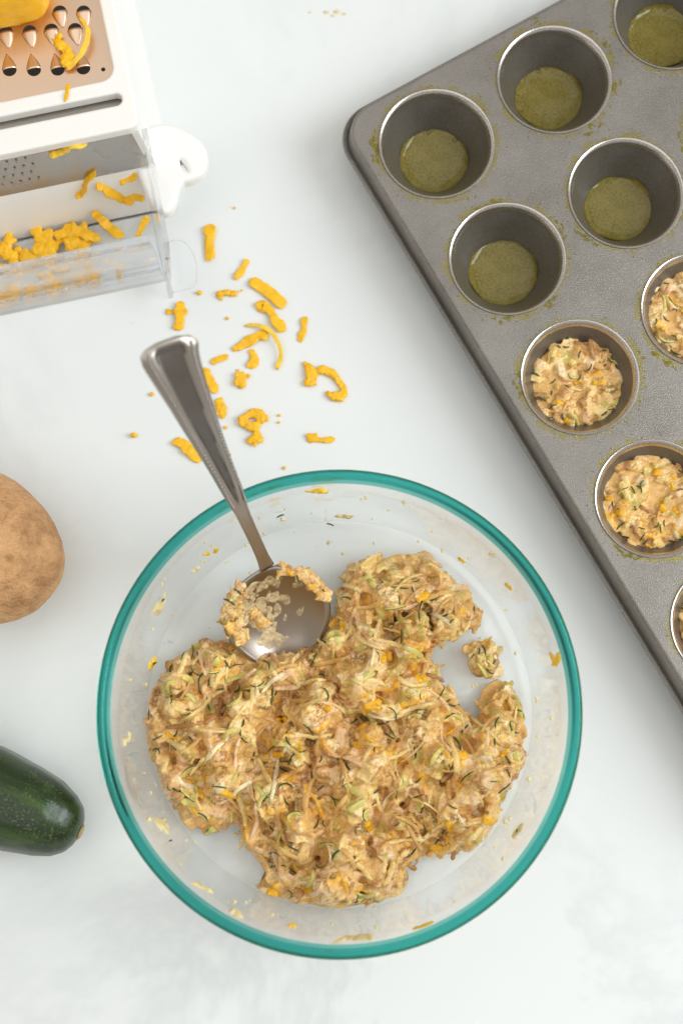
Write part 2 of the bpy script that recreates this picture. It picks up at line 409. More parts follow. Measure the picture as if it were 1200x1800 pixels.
# ------------------------------------------------------------------ oil in the cups
def cup_r(d):                                    # inner radius at depth d below the sheet
    p = np.array(cup_prof); return float(np.interp(d, -p[:, 1], p[:, 0]))
OILD = 1.80
def oil_pool(i, j, label, seed):
    r = random.Random(seed); c = cupc(i, j); R = cup_r(OILD)
    n = 64; V = [(0, 0, 0)]; F = []
    rad = [.25, .5, .68, .78, .86, .915, .95, .98, 1.0]
    zz = [0, 0, 0, .003, .016, .04, .068, .105, .15]
    ph = [r.uniform(0, 6.28) for _ in range(4)]
    for q, (a, z) in enumerate(zip(rad, zz)):
        for k in range(n):
            t = 2*math.pi*k/n
            w = 1+.022*math.sin(3*t+ph[0])+.018*math.sin(7*t+ph[1])+.012*math.sin(13*t+ph[2])
            aa = a*(w if .75 < a < .97 else 1)
            dz = z*(1+.5*math.sin(2*t+ph[3])+.3*math.sin(5*t+ph[0]))
            V.append((R*aa*math.cos(t), R*aa*math.sin(t), max(dz, 0)))
    for k in range(n):
        F.append([0, 1+k, 1+(k+1) % n])
        for q in range(len(rad)-1):
            F.append([1+q*n+k, 1+(q+1)*n+k, 1+(q+1)*n+(k+1) % n, 1+q*n+(k+1) % n])
    V = np.array(V)+np.array([c[0], c[1], ZP-OILD])
    o = mk('oil_pool', V, F, M['oil'], label=label, cat='oil', group='oil in the muffin cups')
    for k in range(r.randint(4, 7)):                       # bubbles hug the wall
        a = math.radians(r.choice([r.uniform(95, 250), r.uniform(40, 250)])); b = r.choice([.045, .06, .08, .11])
        q = np.array([c[0]+(R-b*1.1)*math.cos(a), c[1]+(R-b*1.1)*math.sin(a), ZP-OILD+.02])
        mk('bubble', ICO2[0]*np.array([b, b, b*.75])+q, ICO2[1], M['bubble'], o)
    return o
oil_pool(0, 0, 'green oil pool in the corner cup of the muffin tin', 1)
oil_pool(0, 1, 'green oil pool in the end-row cup next to the corner cup', 2)
oil_pool(0, 2, 'green oil pool in the cup cut by the picture top, two from the corner', 3)
oil_pool(1, 0, 'green oil pool in the edge cup between the corner oil and the first filled cup', 4)
oil_pool(1, 1, 'green oil pool in the inner cup, diagonal from the corner cup', 5)

# greasy film round the cups: uncountable smears and droplets
def dome(c, rx, ry, ang, h, r, n=14):
    V = [(0, 0, h)]; F = []
    ph = [r.uniform(0, 6.28) for _ in range(3)]
    for a, z in ((.45, .86), (.8, .45), (1.0, -.04)):
        for k in range(n):
            t = 2*math.pi*k/n; w = 1+.22*math.sin(2*t+ph[0])+.16*math.sin(3*t+ph[1])+.12*math.sin(5*t+ph[2])
            x, y = rx*a*w*math.cos(t), ry*a*w*math.sin(t)
            V.append((x*math.cos(ang)-y*math.sin(ang), x*math.sin(ang)+y*math.cos(ang), h*z))
    for k in range(n):
        l = (k+1) % n; F.append([0, 1+k, 1+l])
        for q in range(2): F.append([1+q*n+k, 1+(q+1)*n+k, 1+(q+1)*n+l, 1+q*n+l])
    return np.array(V)+np.array(c), F
r = random.Random(31); parts = []
for i in range(NI):
    for j in range(NJ):
        c = cupc(i, j)
        for s_ in range(r.randint(2, 4)):                   # arcs of smear hugging the ring of each cup
            a0 = r.uniform(0, 6.28); span = r.uniform(.12, .55); rr = r.uniform(2.42, 2.68)
            for q in range(int(span*26)):
                a = a0+span*q/(span*26)+r.uniform(-.02, .02); ra = rr+r.gauss(0, .075)
                if r.random() < .3: continue
                sz = r.uniform(.03, .09)
                p = c+np.array([math.cos(a), math.sin(a)])*ra
                zz = ZP+.002
                parts.append(dome((p[0], p[1], zz), sz*r.uniform(1, 2.2), sz, a+1.57, r.uniform(.012, .035), r, 10))
        for s_ in range(60):
            a = r.uniform(0, 6.28); ra = 2.40+abs(r.gauss(0, .22)); 
            if ra < 2.38: continue
            p = c+np.array([math.cos(a), math.sin(a)])*ra; sz = r.uniform(.014, .045)
            parts.append(dome((p[0], p[1], ZP+.002), sz, sz*r.uniform(.7, 1), a, sz*.7, r, 8))
v, f = merge(parts)
mk('oil_film', v, f, M['film'], label='thin smears and droplets of green oil round the tin cups', cat='oil', kind='stuff')

# ------------------------------------------------------------------ glass bowl
BC = np.array([-.075, .91]); BH = 6.5
outer = [(.02, 0.05), (3, .05), (6.6, .04), (7.0, 0.0), (7.25, .03), (7.5, .16), (7.68, .42), (7.78, .8), (7.92, 1.8), (8.08, 3.2), (8.22, 4.6), (8.30, 5.6), (8.34, 6.06)]
inner = [(8.13, 6.18), (7.99, 5.9), (7.95, 5.4), (7.86, 4.4), (7.70, 3.0), (7.56, 1.8), (7.46, 1.2), (7.30, .82), (7.04, .58), (6.7, .47), (6.2, .44), (3, .43), (.02, .43)]
rimp = [(8.40, 6.12), (8.48, 6.13), (8.56, 6.17), (8.61, 6.23), (8.625, 6.31), (8.605, 6.39), (8.56, 6.45), (8.50, 6.49), (8.43, 6.50), (8.365, 6.475), (8.32, 6.43), (8.295, 6.36), (8.28, 6.28)]
gbowl = empty('glass_bowl', (BC[0], BC[1], 0), 'round clear glass bowl with a teal rim holding shredded batter', 'bowl')
loop = outer+rimp+inner; no, nr_ = len(outer), len(rimp)
bv, bf = lathe(loop, 160, (BC[0], BC[1], 0), closed=True); nl = len(loop)
isrim = [no-1 <= k % nl <= no+nr_-1 for k in range(len(bf))]
for nm, mt, fl in (('bowl_body', 'glass', False), ('rim', 'teal', True)):      # two shells of one piece of glass, edge to edge
    fs = [q for q, e in zip(bf, isrim) if e == fl]; use = sorted({i for q in fs for i in q}); mp_ = {a: b for b, a in enumerate(use)}
    mk(nm, bv[use], [[mp_[i] for i in q] for q in fs], M[mt], gbowl)
inn = np.array(inner[::-1]+[(8.0, 6.3)])
def bowl_r(z): return np.interp(z, inn[2:, 1], inn[2:, 0])
FLOOR = .44
def on_bowl(px, py):
    """Where the photo's line of sight meets the inside of the bowl."""
    last = None
    for z in np.linspace(6.4, FLOOR, 240):
        p = W(px, py, z); d = math.hypot(p[0]-BC[0], p[1]-BC[1])
        if d <= bowl_r(z)-.02: last = p
        else: return last if last is not None else p
    return last

# ------------------------------------------------------------------ batter generator
PAL = [((.77, .46, .155), .31), ((.93, .68, .28), .22), ((.90, .59, .34), .17), ((.94, .79, .50), .07), ((.48, .23, .08), .12), ((.94, .50, .03), .06), ((.52, .43, .09), .06), ((.25, .17, .045), .02)]
PC = np.array([p[0] for p in PAL]); PW = np.array([p[1] for p in PAL]); PW /= PW.sum()
def gooey(items, cols, voxel, grain=.022, seed=0, clampf=None, sm=3):
    """Fuse strands and lumps into one sticky surface; every vertex keeps the colour of the nearest ingredient."""
    v, f = merge(items)
    me = bpy.data.meshes.new('t'); me.from_pydata(v.tolist(), [], f)
    ob = bpy.data.objects.new('t', me); sc.collection.objects.link(ob)
    rm = ob.modifiers.new('r', 'REMESH'); rm.mode = 'VOXEL'; rm.voxel_size = voxel; rm.adaptivity = 0
    s = ob.modifiers.new('s', 'SMOOTH'); s.iterations = sm; s.factor = .45
    m2 = bpy.data.meshes.new_from_object(ob.evaluated_get(bpy.context.evaluated_depsgraph_get()))
    n = len(m2.vertices); V = np.empty(n*3); m2.vertices.foreach_get('co', V); V = V.reshape(-1, 3)
    N = np.empty(n*3); m2.vertices.foreach_get('normal', N); N = N.reshape(-1, 3)
    F = [list(p.vertices) for p in m2.polygons]
    bpy.data.objects.remove(ob); bpy.data.meshes.remove(me); bpy.data.meshes.remove(m2)
    ids = np.concatenate([np.full(len(a[0]), k) for k, a in enumerate(items)])
    kd = kdtree.KDTree(len(v))
    for k, p in enumerate(v): kd.insert(p, k)
    kd.balance()
    cols = np.asarray(cols)
    jit = rng.normal(0, .03, (n, 3))
    C = np.array([cols[ids[kd.find(Vector(p))[1]]] for p in V+jit])
    nz = vnoise(V, 5.5, seed, 2)
    V = V+N*(grain*nz)[:, None]
    C = np.clip(C*(1+.10*vnoise(V, 2.3, seed+5)[:, None]), 0, 1)
    # soften colour borders a little (batter coats everything)
    C = C*.86+np.array([.84, .54, .20])*.14
    if clampf is not None: V = clampf(V)
    return V, F, C
def strand_path(x, y, ang, L, curv, n, hf, lift, bend=0.0):
    P = []; a = ang-curv*.5; q = np.array([x, y])-np.array([math.cos(ang), math.sin(ang)])*L*.5
    for k in range(n):
        P.append((q[0], q[1])); a += curv/(n-1); q = q+np.array([math.cos(a), math.sin(a)])*L/(n-1)
    P = np.array(P); z = hf(P)
    z = np.convolve(np.concatenate([[z[0]], z, [z[-1]]]), [.25, .5, .25], 'valid')
    t = np.linspace(-1, 1, n)
    return np.column_stack([P, z+lift+bend*(1-t*t)])
def poly_dist(P, poly):
    """Signed distance (inside positive)."""
    P = np.asarray(P, float); d = np.full(len(P), 1e9); ins = np.zeros(len(P), bool); n = len(poly)
    for i in range(n):
        a, b = poly[i], poly[(i+1) % n]; ab = b-a
        t = np.clip(((P-a)@ab)/(ab@ab+1e-12), 0, 1); q = a+t[:, None]*ab
        d = np.minimum(d, np.linalg.norm(P-q, axis=1))
        c = ((a[1] > P[:, 1]) != (b[1] > P[:, 1])) & (P[:, 0] < (b[0]-a[0])*(P[:, 1]-a[1])/(b[1]-a[1]+1e-12)+a[0])
        ins ^= c
    return np.where(ins, d, -d)
def height_grid(V, cell=.06):
    mn = V[:, :2].min(0)-.2; mx = V[:, :2].max(0)+.2
    nx, ny = ((mx-mn)/cell).astype(int)+1
    G = np.full((nx, ny), -1.0); ij = ((V[:, :2]-mn)/cell).astype(int)
    np.maximum.at(G, (ij[:, 0], ij[:, 1]), V[:, 2])
    for _ in range(2):
        hole = G < 0
        nb = np.max([np.roll(G, s_, ax) for s_ in (1, -1) for ax in (0, 1)], axis=0); G[hole] = nb[hole]
    def f(P):
        P = np.asarray(P); k = np.clip(((P[:, :2]-mn)/cell).astype(int), 0, [nx-1, ny-1]); return G[k[:, 0], k[:, 1]]
    return f
def zuke_shred(path, w, t, roll):
    """Flat curved shred, skin along one edge (second material)."""
    V, F = sweep(path, w, t, sec=SEC, taper=.5, roll=roll)
    m = len(SEC); n = len(path); fm = []
    for i in range(n-1):
        for k in range(m): fm.append(1 if k in (3,) else 0)
    fm += [0, 0]; return V, F, fm
def garnish(parent, hf, inside, counts, seed, L=(0.7, 1.9), bound=None, floor=0.0, scale=1.0):
    """Single shreds that can be told apart on the surface: each its own part."""
    r = random.Random(seed)
    def spot():
        while True:
            p = inside(r)
            if p is not None: return p
    for kind, cnt in counts.items():
        for _ in range(cnt):
            x, y = spot(); ang = r.uniform(0, 6.28)
            if kind == 'potato':
                w = r.uniform(.10, .22)*scale; l = r.uniform(*L)*scale
                P = strand_path(x, y, ang, l, r.gauss(0, .7), 9, hf, r.uniform(-.10, .03), r.uniform(0, .10))
                if bound is not None and not bound(P): continue
                V, F = sweep(P, w, w*r.uniform(.55, .9), taper=.45, roll=r.uniform(-.5, .5), wv=np.array([r.uniform(.75, 1.15) for _ in range(9)]))
                V = V+np.column_stack([vnoise(V, 6, r.random()*9)*.04 for _q in range(3)])
                mk('potato_shred', V, F, M['mix'], parent, col=PC[rng.choice([0, 1, 2, 3, 4], p=[.36, .30, .18, .08, .08])]*rng.uniform(.9, 1.08))
            elif kind == 'zucchini':
                w = r.uniform(.14, .30)*scale; l = r.uniform(.4, 1.1)*scale
                P = strand_path(x, y, ang, l, r.gauss(0, 1.6), 9, hf, r.uniform(-.10, .02), r.uniform(0, .08))
                if bound is not None and not bound(P): continue
                V, F, fm = zuke_shred(P, w, r.uniform(.06, .11), r.uniform(-.9, .9))
                mk('zucchini_shred', V, F, [M['zucchini_flesh'], M['zucchini_skin']], parent, fmat=fm)
            elif kind == 'skin':
                l = r.uniform(.25, .75)*scale
                P = strand_path(x, y, ang, l, r.gauss(0, 1.2), 6, hf, r.uniform(-.01, .04), r.uniform(0, .06))
                if bound is not None and not bound(P): continue
                V, F = sweep(P, r.uniform(.04, .075), .045, sec=SEC6, taper=.3)
                mk('zucchini_skin_sliver', V, F, M['zucchini_skin'], parent)
            elif kind == 'cheese':
                w = r.uniform(.22, .42)*scale; l = r.uniform(.3, .7)*scale
                P = strand_path(x, y, ang, l, r.gauss(0, .5), 6, hf, r.uniform(-.08, .0))
                if bound is not None and not bound(P): continue
                V, F = sweep(P, w, w*.45, taper=.8, roll=r.uniform(-.6, .6), wv=np.array([r.uniform(.7, 1.15) for _ in range(6)]))
                V = V+np.column_stack([vnoise(V, 6, r.random()*9)*.05 for _q in range(3)])
                mk('cheese_shred', V, F, M['mix'], parent, col=np.array([.96, .50, .02])*r.uniform(.92, 1.03))

# ------------------------------------------------------------------ batter in the bowl
OUT = [(300, 1150), (345, 1124), (400, 1116), (432, 1136), (500, 1146), (545, 1138), (585, 1085), (592, 1030), (602, 985), (650, 972), (700, 975), (740, 962), (790, 1000), (832, 1040), (858, 1075), (842, 1106), (800, 1126), (762, 1148), (776, 1186), (806, 1226), (838, 1266), (850, 1222), (892, 1188), (925, 1240), (932, 1300), (920, 1350), (902, 1400), (872, 1452), (858, 1492), (800, 1512), (755, 1502), (718, 1530), (700, 1585), (640, 1604), (560, 1602), (530, 1592), (478, 1608), (438, 1578), (450, 1546), (470, 1528), (428, 1500), (424, 1452), (380, 1474), (335, 1470), (300, 1420), (260, 1352), (236, 1292), (242, 1232), (268, 1192)]
poly = np.array([W(a, b, 1.0)[:2] for a, b in OUT])
def lumps_for(poly, nl, r, rr=(.75, 1.55), zz=(1.0, 2.5)):
    mn, mx = poly.min(0), poly.max(0); K = []
    tries = 0
    while len(K) < nl and tries < 9000:
        tries += 1
        p = np.array([r.uniform(mn[0], mx[0]), r.uniform(mn[1], mx[1])]); d = poly_dist(p[None], poly)[0]
        if d < .35: continue
        R = min(r.uniform(*rr), d+.25)
        if any(np.linalg.norm(p-k[0]) < .56*(R+k[1]) for k in K): continue
        K.append((p, R, r.uniform(*zz)*(0.55+.45*min(d/1.6, 1))))
    return K
def lump_height(K, poly, base=.42):
    def h(P):
        P = np.asarray(P, float)[:, :2]; z = np.full(len(P), base)
        for p, R, H in K:
            d2 = ((P-p)**2).sum(1)/(R*R)*.86
            z = np.maximum(z, H*np.sqrt(np.clip(1-d2, 0, 1)))
        e = np.clip(poly_dist(P, poly)/.75+.12, 0, 1)
        return FLOOR+z*np.sqrt(e)
    return h
r = random.Random(12)
K = lumps_for(poly, 190, r, (.45, 1.05), (1.0, 2.9)); hf0 = lump_height(K, poly, .30)
def inside_poly(poly, margin):
    mn, mx = poly.min(0), poly.max(0)
    def f(r):
        p = (r.uniform(mn[0], mx[0]), r.uniform(mn[1], mx[1]))
        return p if poly_dist(np.array([p]), poly)[0] > margin else None
    return f
def base_heap(poly, hf, cell=.16, drop=.13, floor=FLOOR, edge=.10):
    """Closed solid under the strands."""
    mn, mx = poly.min(0), poly.max(0)
    nx, ny = ((mx-mn)/cell).astype(int)+1
    gx = mn[0]+np.arange(nx)*cell; gy = mn[1]+np.arange(ny)*cell
    P = np.array([(a, b) for a in gx for b in gy]); d = poly_dist(P, poly); h = np.maximum(hf(P)-drop, floor+.12)
    idx = -np.ones(len(P), int); ok = d > edge
    idx[ok] = np.arange(ok.sum()); n = ok.sum()
    top = np.column_stack([P[ok], h[ok]]); bot = np.column_stack([P[ok], np.full(n, floor+.02)])
    F = []; edges = {}
    for i in range(nx-1):
        for j in range(ny-1):
            q = [idx[i*ny+j], idx[(i+1)*ny+j], idx[(i+1)*ny+j+1], idx[i*ny+j+1]]
            if min(q) < 0: continue
            F.append([int(a) for a in q]); F.append([int(a)+n for a in q[::-1]])
            for k in range(4):
                e = (q[k], q[(k+1) % 4])
                if (e[1], e[0]) in edges: del edges[(e[1], e[0])]
                else: edges[e] = 1
    for a, b in edges: F.append([int(b), int(a), int(a)+n, int(b)+n])
    return np.concatenate([top, bot]), F
def batter_items(poly, hf, r, ns, nb, L=(.5, 1.7), wr=(.16, .50), margin=.18, floor=FLOOR, edge=.10, flat=1.0):
    items = [base_heap(poly, hf, floor=floor, edge=edge)]; cols = [PC[0]]
    ins = inside_poly(poly, margin)
    k = 0
    while k < ns:
        p = ins(r)
        if p is None: continue
        l = r.uniform(*L); w = r.uniform(*wr)
        P = strand_path(p[0], p[1], r.uniform(0, 6.28), l, r.gauss(0, .9), 7, hf, r.uniform(-.12, .13)*flat, r.choice([0, 0, r.uniform(-.1, .25)*flat]))
        P[:, 2] += np.linspace(-1, 1, 7)*r.gauss(0, .12)*l*flat
        d = poly_dist(P[:, :2], poly)
        if d.min() < (-.30 if r.random() < .45 else .02): continue
        P[:, 2] = np.maximum(P[:, 2], floor+.08)
        items.append(sweep(P, w, r.uniform(.09, .18), sec=SEC, taper=.75, roll=r.gauss(0, .7*flat), wv=np.array([r.uniform(.75, 1.15) for _ in range(7)]))); cols.append(PC[rng.choice(len(PC), p=PW)]); k += 1
    k = 0
    while k < nb:
        p = ins(r)
        if p is None: continue
        z = hf(np.array([p]))[0]; s = r.uniform(.07, .20)
        q = ICO1[0]*np.array([s*r.uniform(.7, 1.5), s*r.uniform(.7, 1.5), s*r.uniform(.6, 1.0)])
        items.append((q+np.array([p[0], p[1], z+r.uniform(-.14, .05)]), ICO1[1])); cols.append(PC[rng.choice(len(PC), p=PW)]); k += 1
    return items, cols
def clamp_bowl(V):
    d = V[:, :2]-BC; R = np.linalg.norm(d, axis=1); lim = bowl_r(V[:, 2])-.03
    s = np.minimum(1, lim/np.maximum(R, 1e-6)); V = V.copy(); V[:, :2] = BC+d*s[:, None]
    V[:, 2] = np.maximum(V[:, 2], FLOOR+.01); return V
def batter(name, label, poly, hf, r, ns, nb, counts, seed, voxel=.056, cat='batter', clampf=clamp_bowl, floor=FLOOR, L=(.5, 1.7), margin=.18, bound=None, gL=(.7, 1.7), gscale=1.0, group=None, edge=.10, sm=4, flat=1.0):
    items, cols = batter_items(poly, hf, r, ns, nb, L=L, margin=margin, floor=floor, edge=edge, flat=flat)
    V, F, C = gooey(items, cols, voxel, seed=seed, clampf=clampf, sm=sm)
    root = empty(name, (*poly.mean(0), floor), label, cat, group)
    mk('batter_mass', V, F, M['mix'], root, col=C)
    h2 = height_grid(V)
    garnish(root, h2, inside_poly(poly, margin+.05), counts, seed, bound=bound, L=gL, scale=gscale)
    return root, h2
inb = lambda P: poly_dist(P[:, :2], poly).min() > .06 and (np.hypot(P[:, 0]-BC[0], P[:, 1]-BC[1]) < bowl_r(P[:, 2])-.12).all()
main, hmain = batter('vegetable_batter', 'heap of shredded potato, zucchini and cheese batter filling the glass bowl', poly, hf0, r, 1250, 420,
      {'potato': 165, 'zucchini': 66, 'skin': 135, 'cheese': 30}, 21, bound=inb)
# loose clump beside the heap
c1 = np.array([W(a, b, 1.2)[:2] for a, b in [(812, 1140), (830, 1122), (862, 1120), (884, 1140), (886, 1165), (868, 1188), (845, 1192), (822, 1176)]])
K1 = lumps_for(c1, 4, random.Random(3), (.4, .6), (.9, 1.3)); h1 = lump_height(K1, c1)
batter('batter_clump', 'small loose batter clump sitting alone on the bare bowl floor', c1, h1, random.Random(5), 26, 40, {'potato': 4, 'zucchini': 4, 'skin': 5, 'cheese': 1}, 22, L=(.35, .8), margin=.1, gL=(.3, .6), gscale=.7)

# ------------------------------------------------------------------ batter pressed into the cups
def tot(i, j, label, seed, dep=.86, nc=5):
    c = cupc(i, j); R = cup_r(dep)+.12; r = random.Random(seed)
    zt = ZP-dep; fl = ZP-2.12
    pl = np.array([c+R*(1+.035*math.sin(3*a+seed)+.03*math.sin(5*a+seed*2)-.03*(math.sin(7*a+seed) > .7))*np.array([math.cos(a), math.sin(a)]) for a in np.linspace(0, 6.2832, 40, endpoint=False)])
    K = [(c+np.array([r.uniform(-1.2, 1.2), r.uniform(-1.2, 1.2)]), r.uniform(.5, .9), r.uniform(.03, .15)) for _ in range(16)]
    def hf(P):
        P = np.asarray(P, float)[:, :2]; z = np.zeros(len(P))
        for p, q, H in K:
            z = np.maximum(z, H*np.sqrt(np.clip(1-((P-p)**2).sum(1)/(q*q), 0, 1)))
        e = np.clip(poly_dist(P, pl)/.3, 0, 1); return zt-.10+z*.8+.06*np.sqrt(e)
    def cl(V):
        d = V[:, :2]-c; q = np.linalg.norm(d, axis=1); p = np.array(cup_prof)
        lim = np.interp(ZP-V[:, 2], -p[:, 1], p[:, 0])-.02; V = V.copy(); V[:, :2] = c+d*np.minimum(1, lim/np.maximum(q, 1e-6))[:, None]
        V[:, 2] = np.maximum(V[:, 2], fl); return V
    bd = lambda P: poly_dist(P[:, :2], pl).min() > .05
    batter('batter_filling', label, pl, hf, r, 55, 90, {'potato': 10, 'zucchini': 7, 'skin': 18, 'cheese': nc}, seed, voxel=.055, cat='batter', clampf=cl, floor=fl,
           L=(.4, 1.0), margin=.04, edge=.03, sm=5, flat=.42, bound=bd, gL=(.4, 1.0), gscale=.7, group='cups filled with batter')
tot(2, 0, 'batter pressed into the edge cup next to an oiled empty cup', 41)
tot(2, 1, 'batter pressed into the inner cup cut by the picture edge beside an oiled cup', 42, .78)
tot(3, 0, 'batter with a bright orange cheese patch in the fourth edge cup', 43, .76, 16)
tot(4, 0, 'batter in the fifth edge cup, mostly out of frame', 44, .8)

# ------------------------------------------------------------------ smears left on the glass
def smear(px, py, w, l, ang, mat, label, seed, cat='batter', name='batter_smear', h=.09, group='smears on the bowl wall'):
    r = random.Random(seed); p = on_bowl(px, py)
    d = p[:2]-BC; R = np.linalg.norm(d); er = np.array([d[0]/R, d[1]/R, 0])
    zt = p[2]; slope = (bowl_r(zt+.1)-bowl_r(zt-.1))/.2 if zt > FLOOR+.08 else None
    if slope is None or slope > 6: nrm = np.array([0, 0, 1.0]); ex = np.array([1.0, 0, 0]); ey = np.array([0, 1.0, 0])
    else:
        tz = np.array([er[0]*slope, er[1]*slope, 1.0]); tz /= np.linalg.norm(tz)
        ex = np.array([-er[1], er[0], 0]); ey = tz; nrm = np.cross(ex, ey); nrm = nrm if nrm@er < 0 else -nrm
    items = []
    for k in range(r.randint(5, 9)):
        a = r.uniform(-.5, .5)*l; b = r.gauss(0, .22)*w; s = r.uniform(.35, .75)*w
        u = a*math.cos(ang)-b*math.sin(ang); v = a*math.sin(ang)+b*math.cos(ang)
        V0, F0 = dome((0, 0, 0), s*r.uniform(.7, 1.3), s*r.uniform(.4, .8), r.uniform(0, 6.28), h*r.uniform(.6, 1.1), r, 12)
        q = p+ex*u+ey*v
        V1 = q+V0[:, :1]*ex+V0[:, 1:2]*ey+V0[:, 2:]*nrm
        items.append((V1, F0))
    v, f = merge(items)
    mk(name, v, f, mat, label=label, cat=cat, group=group)
SM = [
 (560, 862, .28, .35, .2, 'cheese_pale', 'orange batter dab high on the bowl wall under the rim, beside the spoon handle'),
 (605, 907, .16, .40, .1, 'residue', 'pale thin dab where bowl wall meets floor above the batter heap'),
 (372, 970, .16, .75, .9, 'cheese_pale', 'long slanting orange-brown streak on the bowl wall near the spoon'),
 (345, 1000, .14, .22, .6, 'residue', 'small pale yellow dab below the slanting streak'),
 (282, 1065, .42, .75, 1.2, 'residue', 'large pale smear flecked green on the bowl wall facing the potato'),
 (268, 1165, .16, .45, 1.2, 'cheese_pale', 'small orange smear just above the batter edge by the potato side'),
 (978, 1158, .22, .42, 1.5, 'cheese_pale', 'bright yellow drip on the bowl wall facing the muffin tin'),
 (895, 1032, .12, .25, -.6, 'cheese_pale', 'small orange dab on the bowl wall near the muffin tin'),
 (812, 985, .14, .2, -.5, 'cheese_pale', 'small yellow dab beside the heap top edge'),
 (625, 1648, .40, .75, .1, 'residue', 'thick cheesy smear on the bowl wall below the heap'),
 (745, 1628, .22, .55, .35, 'cheese_pale', 'orange smear on the wall at the lower bowl edge'),
 (900, 1470, .28, .70, .8, 'residue', 'yellow smear flecked green on the wall beside the heap lower corner'),
 (355, 1560, .26, .85, -.75, 'residue', 'long pale smear on the wall at the zucchini side'),
 (415, 1605, .26, .45, -.5, 'residue', 'pale lumpy smear on the wall below the small heap tip'),
 (510, 1627, .14, .25, -.2, 'cheese_pale', 'small yellow dab on the wall under the heap tip'),
 (285, 1450, .26, .8, -1.1, 'residue', 'pale smear with a green fleck on the wall facing the zucchini'),
 (222, 1300, .18, .9, 1.4, 'residue', 'thin upright pale smear between the heap and the rim'),
]
for k, (a, b, w, l, an, mt, lb) in enumerate(SM): smear(a, b, w*1.5, l*1.3, an, M[mt], lb, 100+k)
r = random.Random(77); items = []; skins = []
while len(items) < 150:                                       # crumbs and specks nobody would count
    a = r.uniform(0, 6.28); z = r.choice([FLOOR, r.uniform(.8, 5.6)])
    R = (bowl_r(z)-.03) if z > .5 else r.uniform(5, 7.0)
    p = np.array([BC[0]+R*math.cos(a), BC[1]+R*math.sin(a), z]); s = r.choice([.02, .03, .04, .06])
    if z <= .5 and poly_dist(p[None, :2], poly)[0] > -.15: continue
    items.append((ICO1[0]*np.array([s*r.uniform(.8, 2), s*r.uniform(.8, 2), s*.6])+p, ICO1[1]))
v, f = merge(items)
mk('batter_specks', v, f, M['residue'], label='tiny pale batter specks scattered over the bowl wall and floor', cat='batter', kind='stuff')
for k, (a, b, an, lb) in enumerate([(492, 905, .4, 'thin dark green sliver high on the bowl wall above the spoon bowl'), (580, 920, -.3, 'short dark green sliver on the bowl floor edge above the heap'), (285, 1054, .9, 'tiny green fleck on the large pale wall smear'), (268, 1168, .7, 'thin green sliver by the orange smear at the potato side'), (910, 1462, 1.2, 'tiny green fleck at the yellow smear by the heap lower corner'), (298, 1480, .3, 'tiny green fleck on the pale smear facing the zucchini')]):
    p = on_bowl(a, b); rr_ = BC-p[:2]; rr_ /= np.linalg.norm(rr_); p = p+np.array([rr_[0]*.06, rr_[1]*.06, .05]); l = .16 if 'tiny' not in lb else .07
    q = np.array([math.cos(an), math.sin(an), 0])
    v, f = sweep(smooth_path([p-q*l, p+np.array([0, .02, 0]), p+q*l], 6), .06, .05, sec=SEC6, taper=.4)
    mk('zucchini_skin_sliver', v, f, M['zucchini_skin'], label=lb, cat='zucchini')

# ------------------------------------------------------------------ spoon
sp_pts = [W(470, 998, 3.55), W(452, 957, 4.75), W(428, 905, 6.25), W(410, 865, 7.25), W(372, 785, 9.15), W(340, 716, 10.7), W(306, 640, 12.0), W(293, 598, 12.5)]
spine = smooth_path(sp_pts, 60)
spoon = empty('spoon', tuple(np.array(W(505, 1120, FLOOR+.1))), 'steel serving spoon with a recessed tapering handle standing in the batter', 'spoon')
Tn = np.gradient(spine, axis=0); Tn /= np.linalg.norm(Tn, axis=1)[:, None]
roll_ax = np.array([.42, -.35, 1.0])                        # handle face leans towards the worktop centre
Sd = np.cross(Tn, roll_ax); Sd /= np.linalg.norm(Sd, axis=1)[:, None]; Un = np.cross(Sd, Tn)
sl = np.linspace(0, 1, 60)
wid = np.interp(sl, [0, .06, .15, .3, .5, .75, .9, .955, .985, 1.0], [.62, .50, .48, .54, .90, 1.52, 2.02, 1.98, 1.55, .80])
tt = np.sin(np.linspace(-1, 1, 41)*np.pi/2)
V = []; 
for i in range(60):
    hw = wid[i]/2
    rec = np.clip((sl[i]-.34)/.12, 0, 1)*np.clip((.965-sl[i])/.03, 0, 1)
    inner_w = np.interp(sl[i], [.34, .5, .75, .93, .96], [.05, .30, .46, .50, .40])
    for t in tt:
        e = abs(t)
        z = .07*(1-e**4)
        rise = .055*np.clip((e-inner_w)/.10, 0, 1)*(1-np.clip((e-.82)/.18, 0, 1)**2)
        z = z+rec*(rise-.075*np.clip((inner_w+.04-e)/.06, 0, 1))
        V.append(spine[i]+Sd[i]*hw*t+Un[i]*z)
    for t in tt[::-1]:
        V.append(spine[i]+Sd[i]*hw*t*.96-Un[i]*(.08+.03*(1-t*t)))
m = 82; F = []; fm = []
for i in range(59):
    for k in range(m):
        l = (k+1) % m; F.append([i*m+k, (i+1)*m+k, (i+1)*m+l, i*m+l])
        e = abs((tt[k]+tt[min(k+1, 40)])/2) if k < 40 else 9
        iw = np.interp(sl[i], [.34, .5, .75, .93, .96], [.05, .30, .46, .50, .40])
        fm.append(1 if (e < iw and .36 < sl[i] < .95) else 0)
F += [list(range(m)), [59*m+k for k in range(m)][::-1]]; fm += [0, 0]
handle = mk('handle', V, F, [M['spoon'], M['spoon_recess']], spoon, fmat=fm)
beads = []
for i in np.linspace(22, 56, 54):
    k = int(i); fr = i-k
    for sg in (-1, 1):
        q = (spine[k]*(1-fr)+spine[min(k+1, 59)]*fr)+Sd[k]*np.interp(i, range(60), wid)*.5*.76*sg+Un[k]*.12
        beads.append((ICO1[0]*.062+q, ICO1[1]))
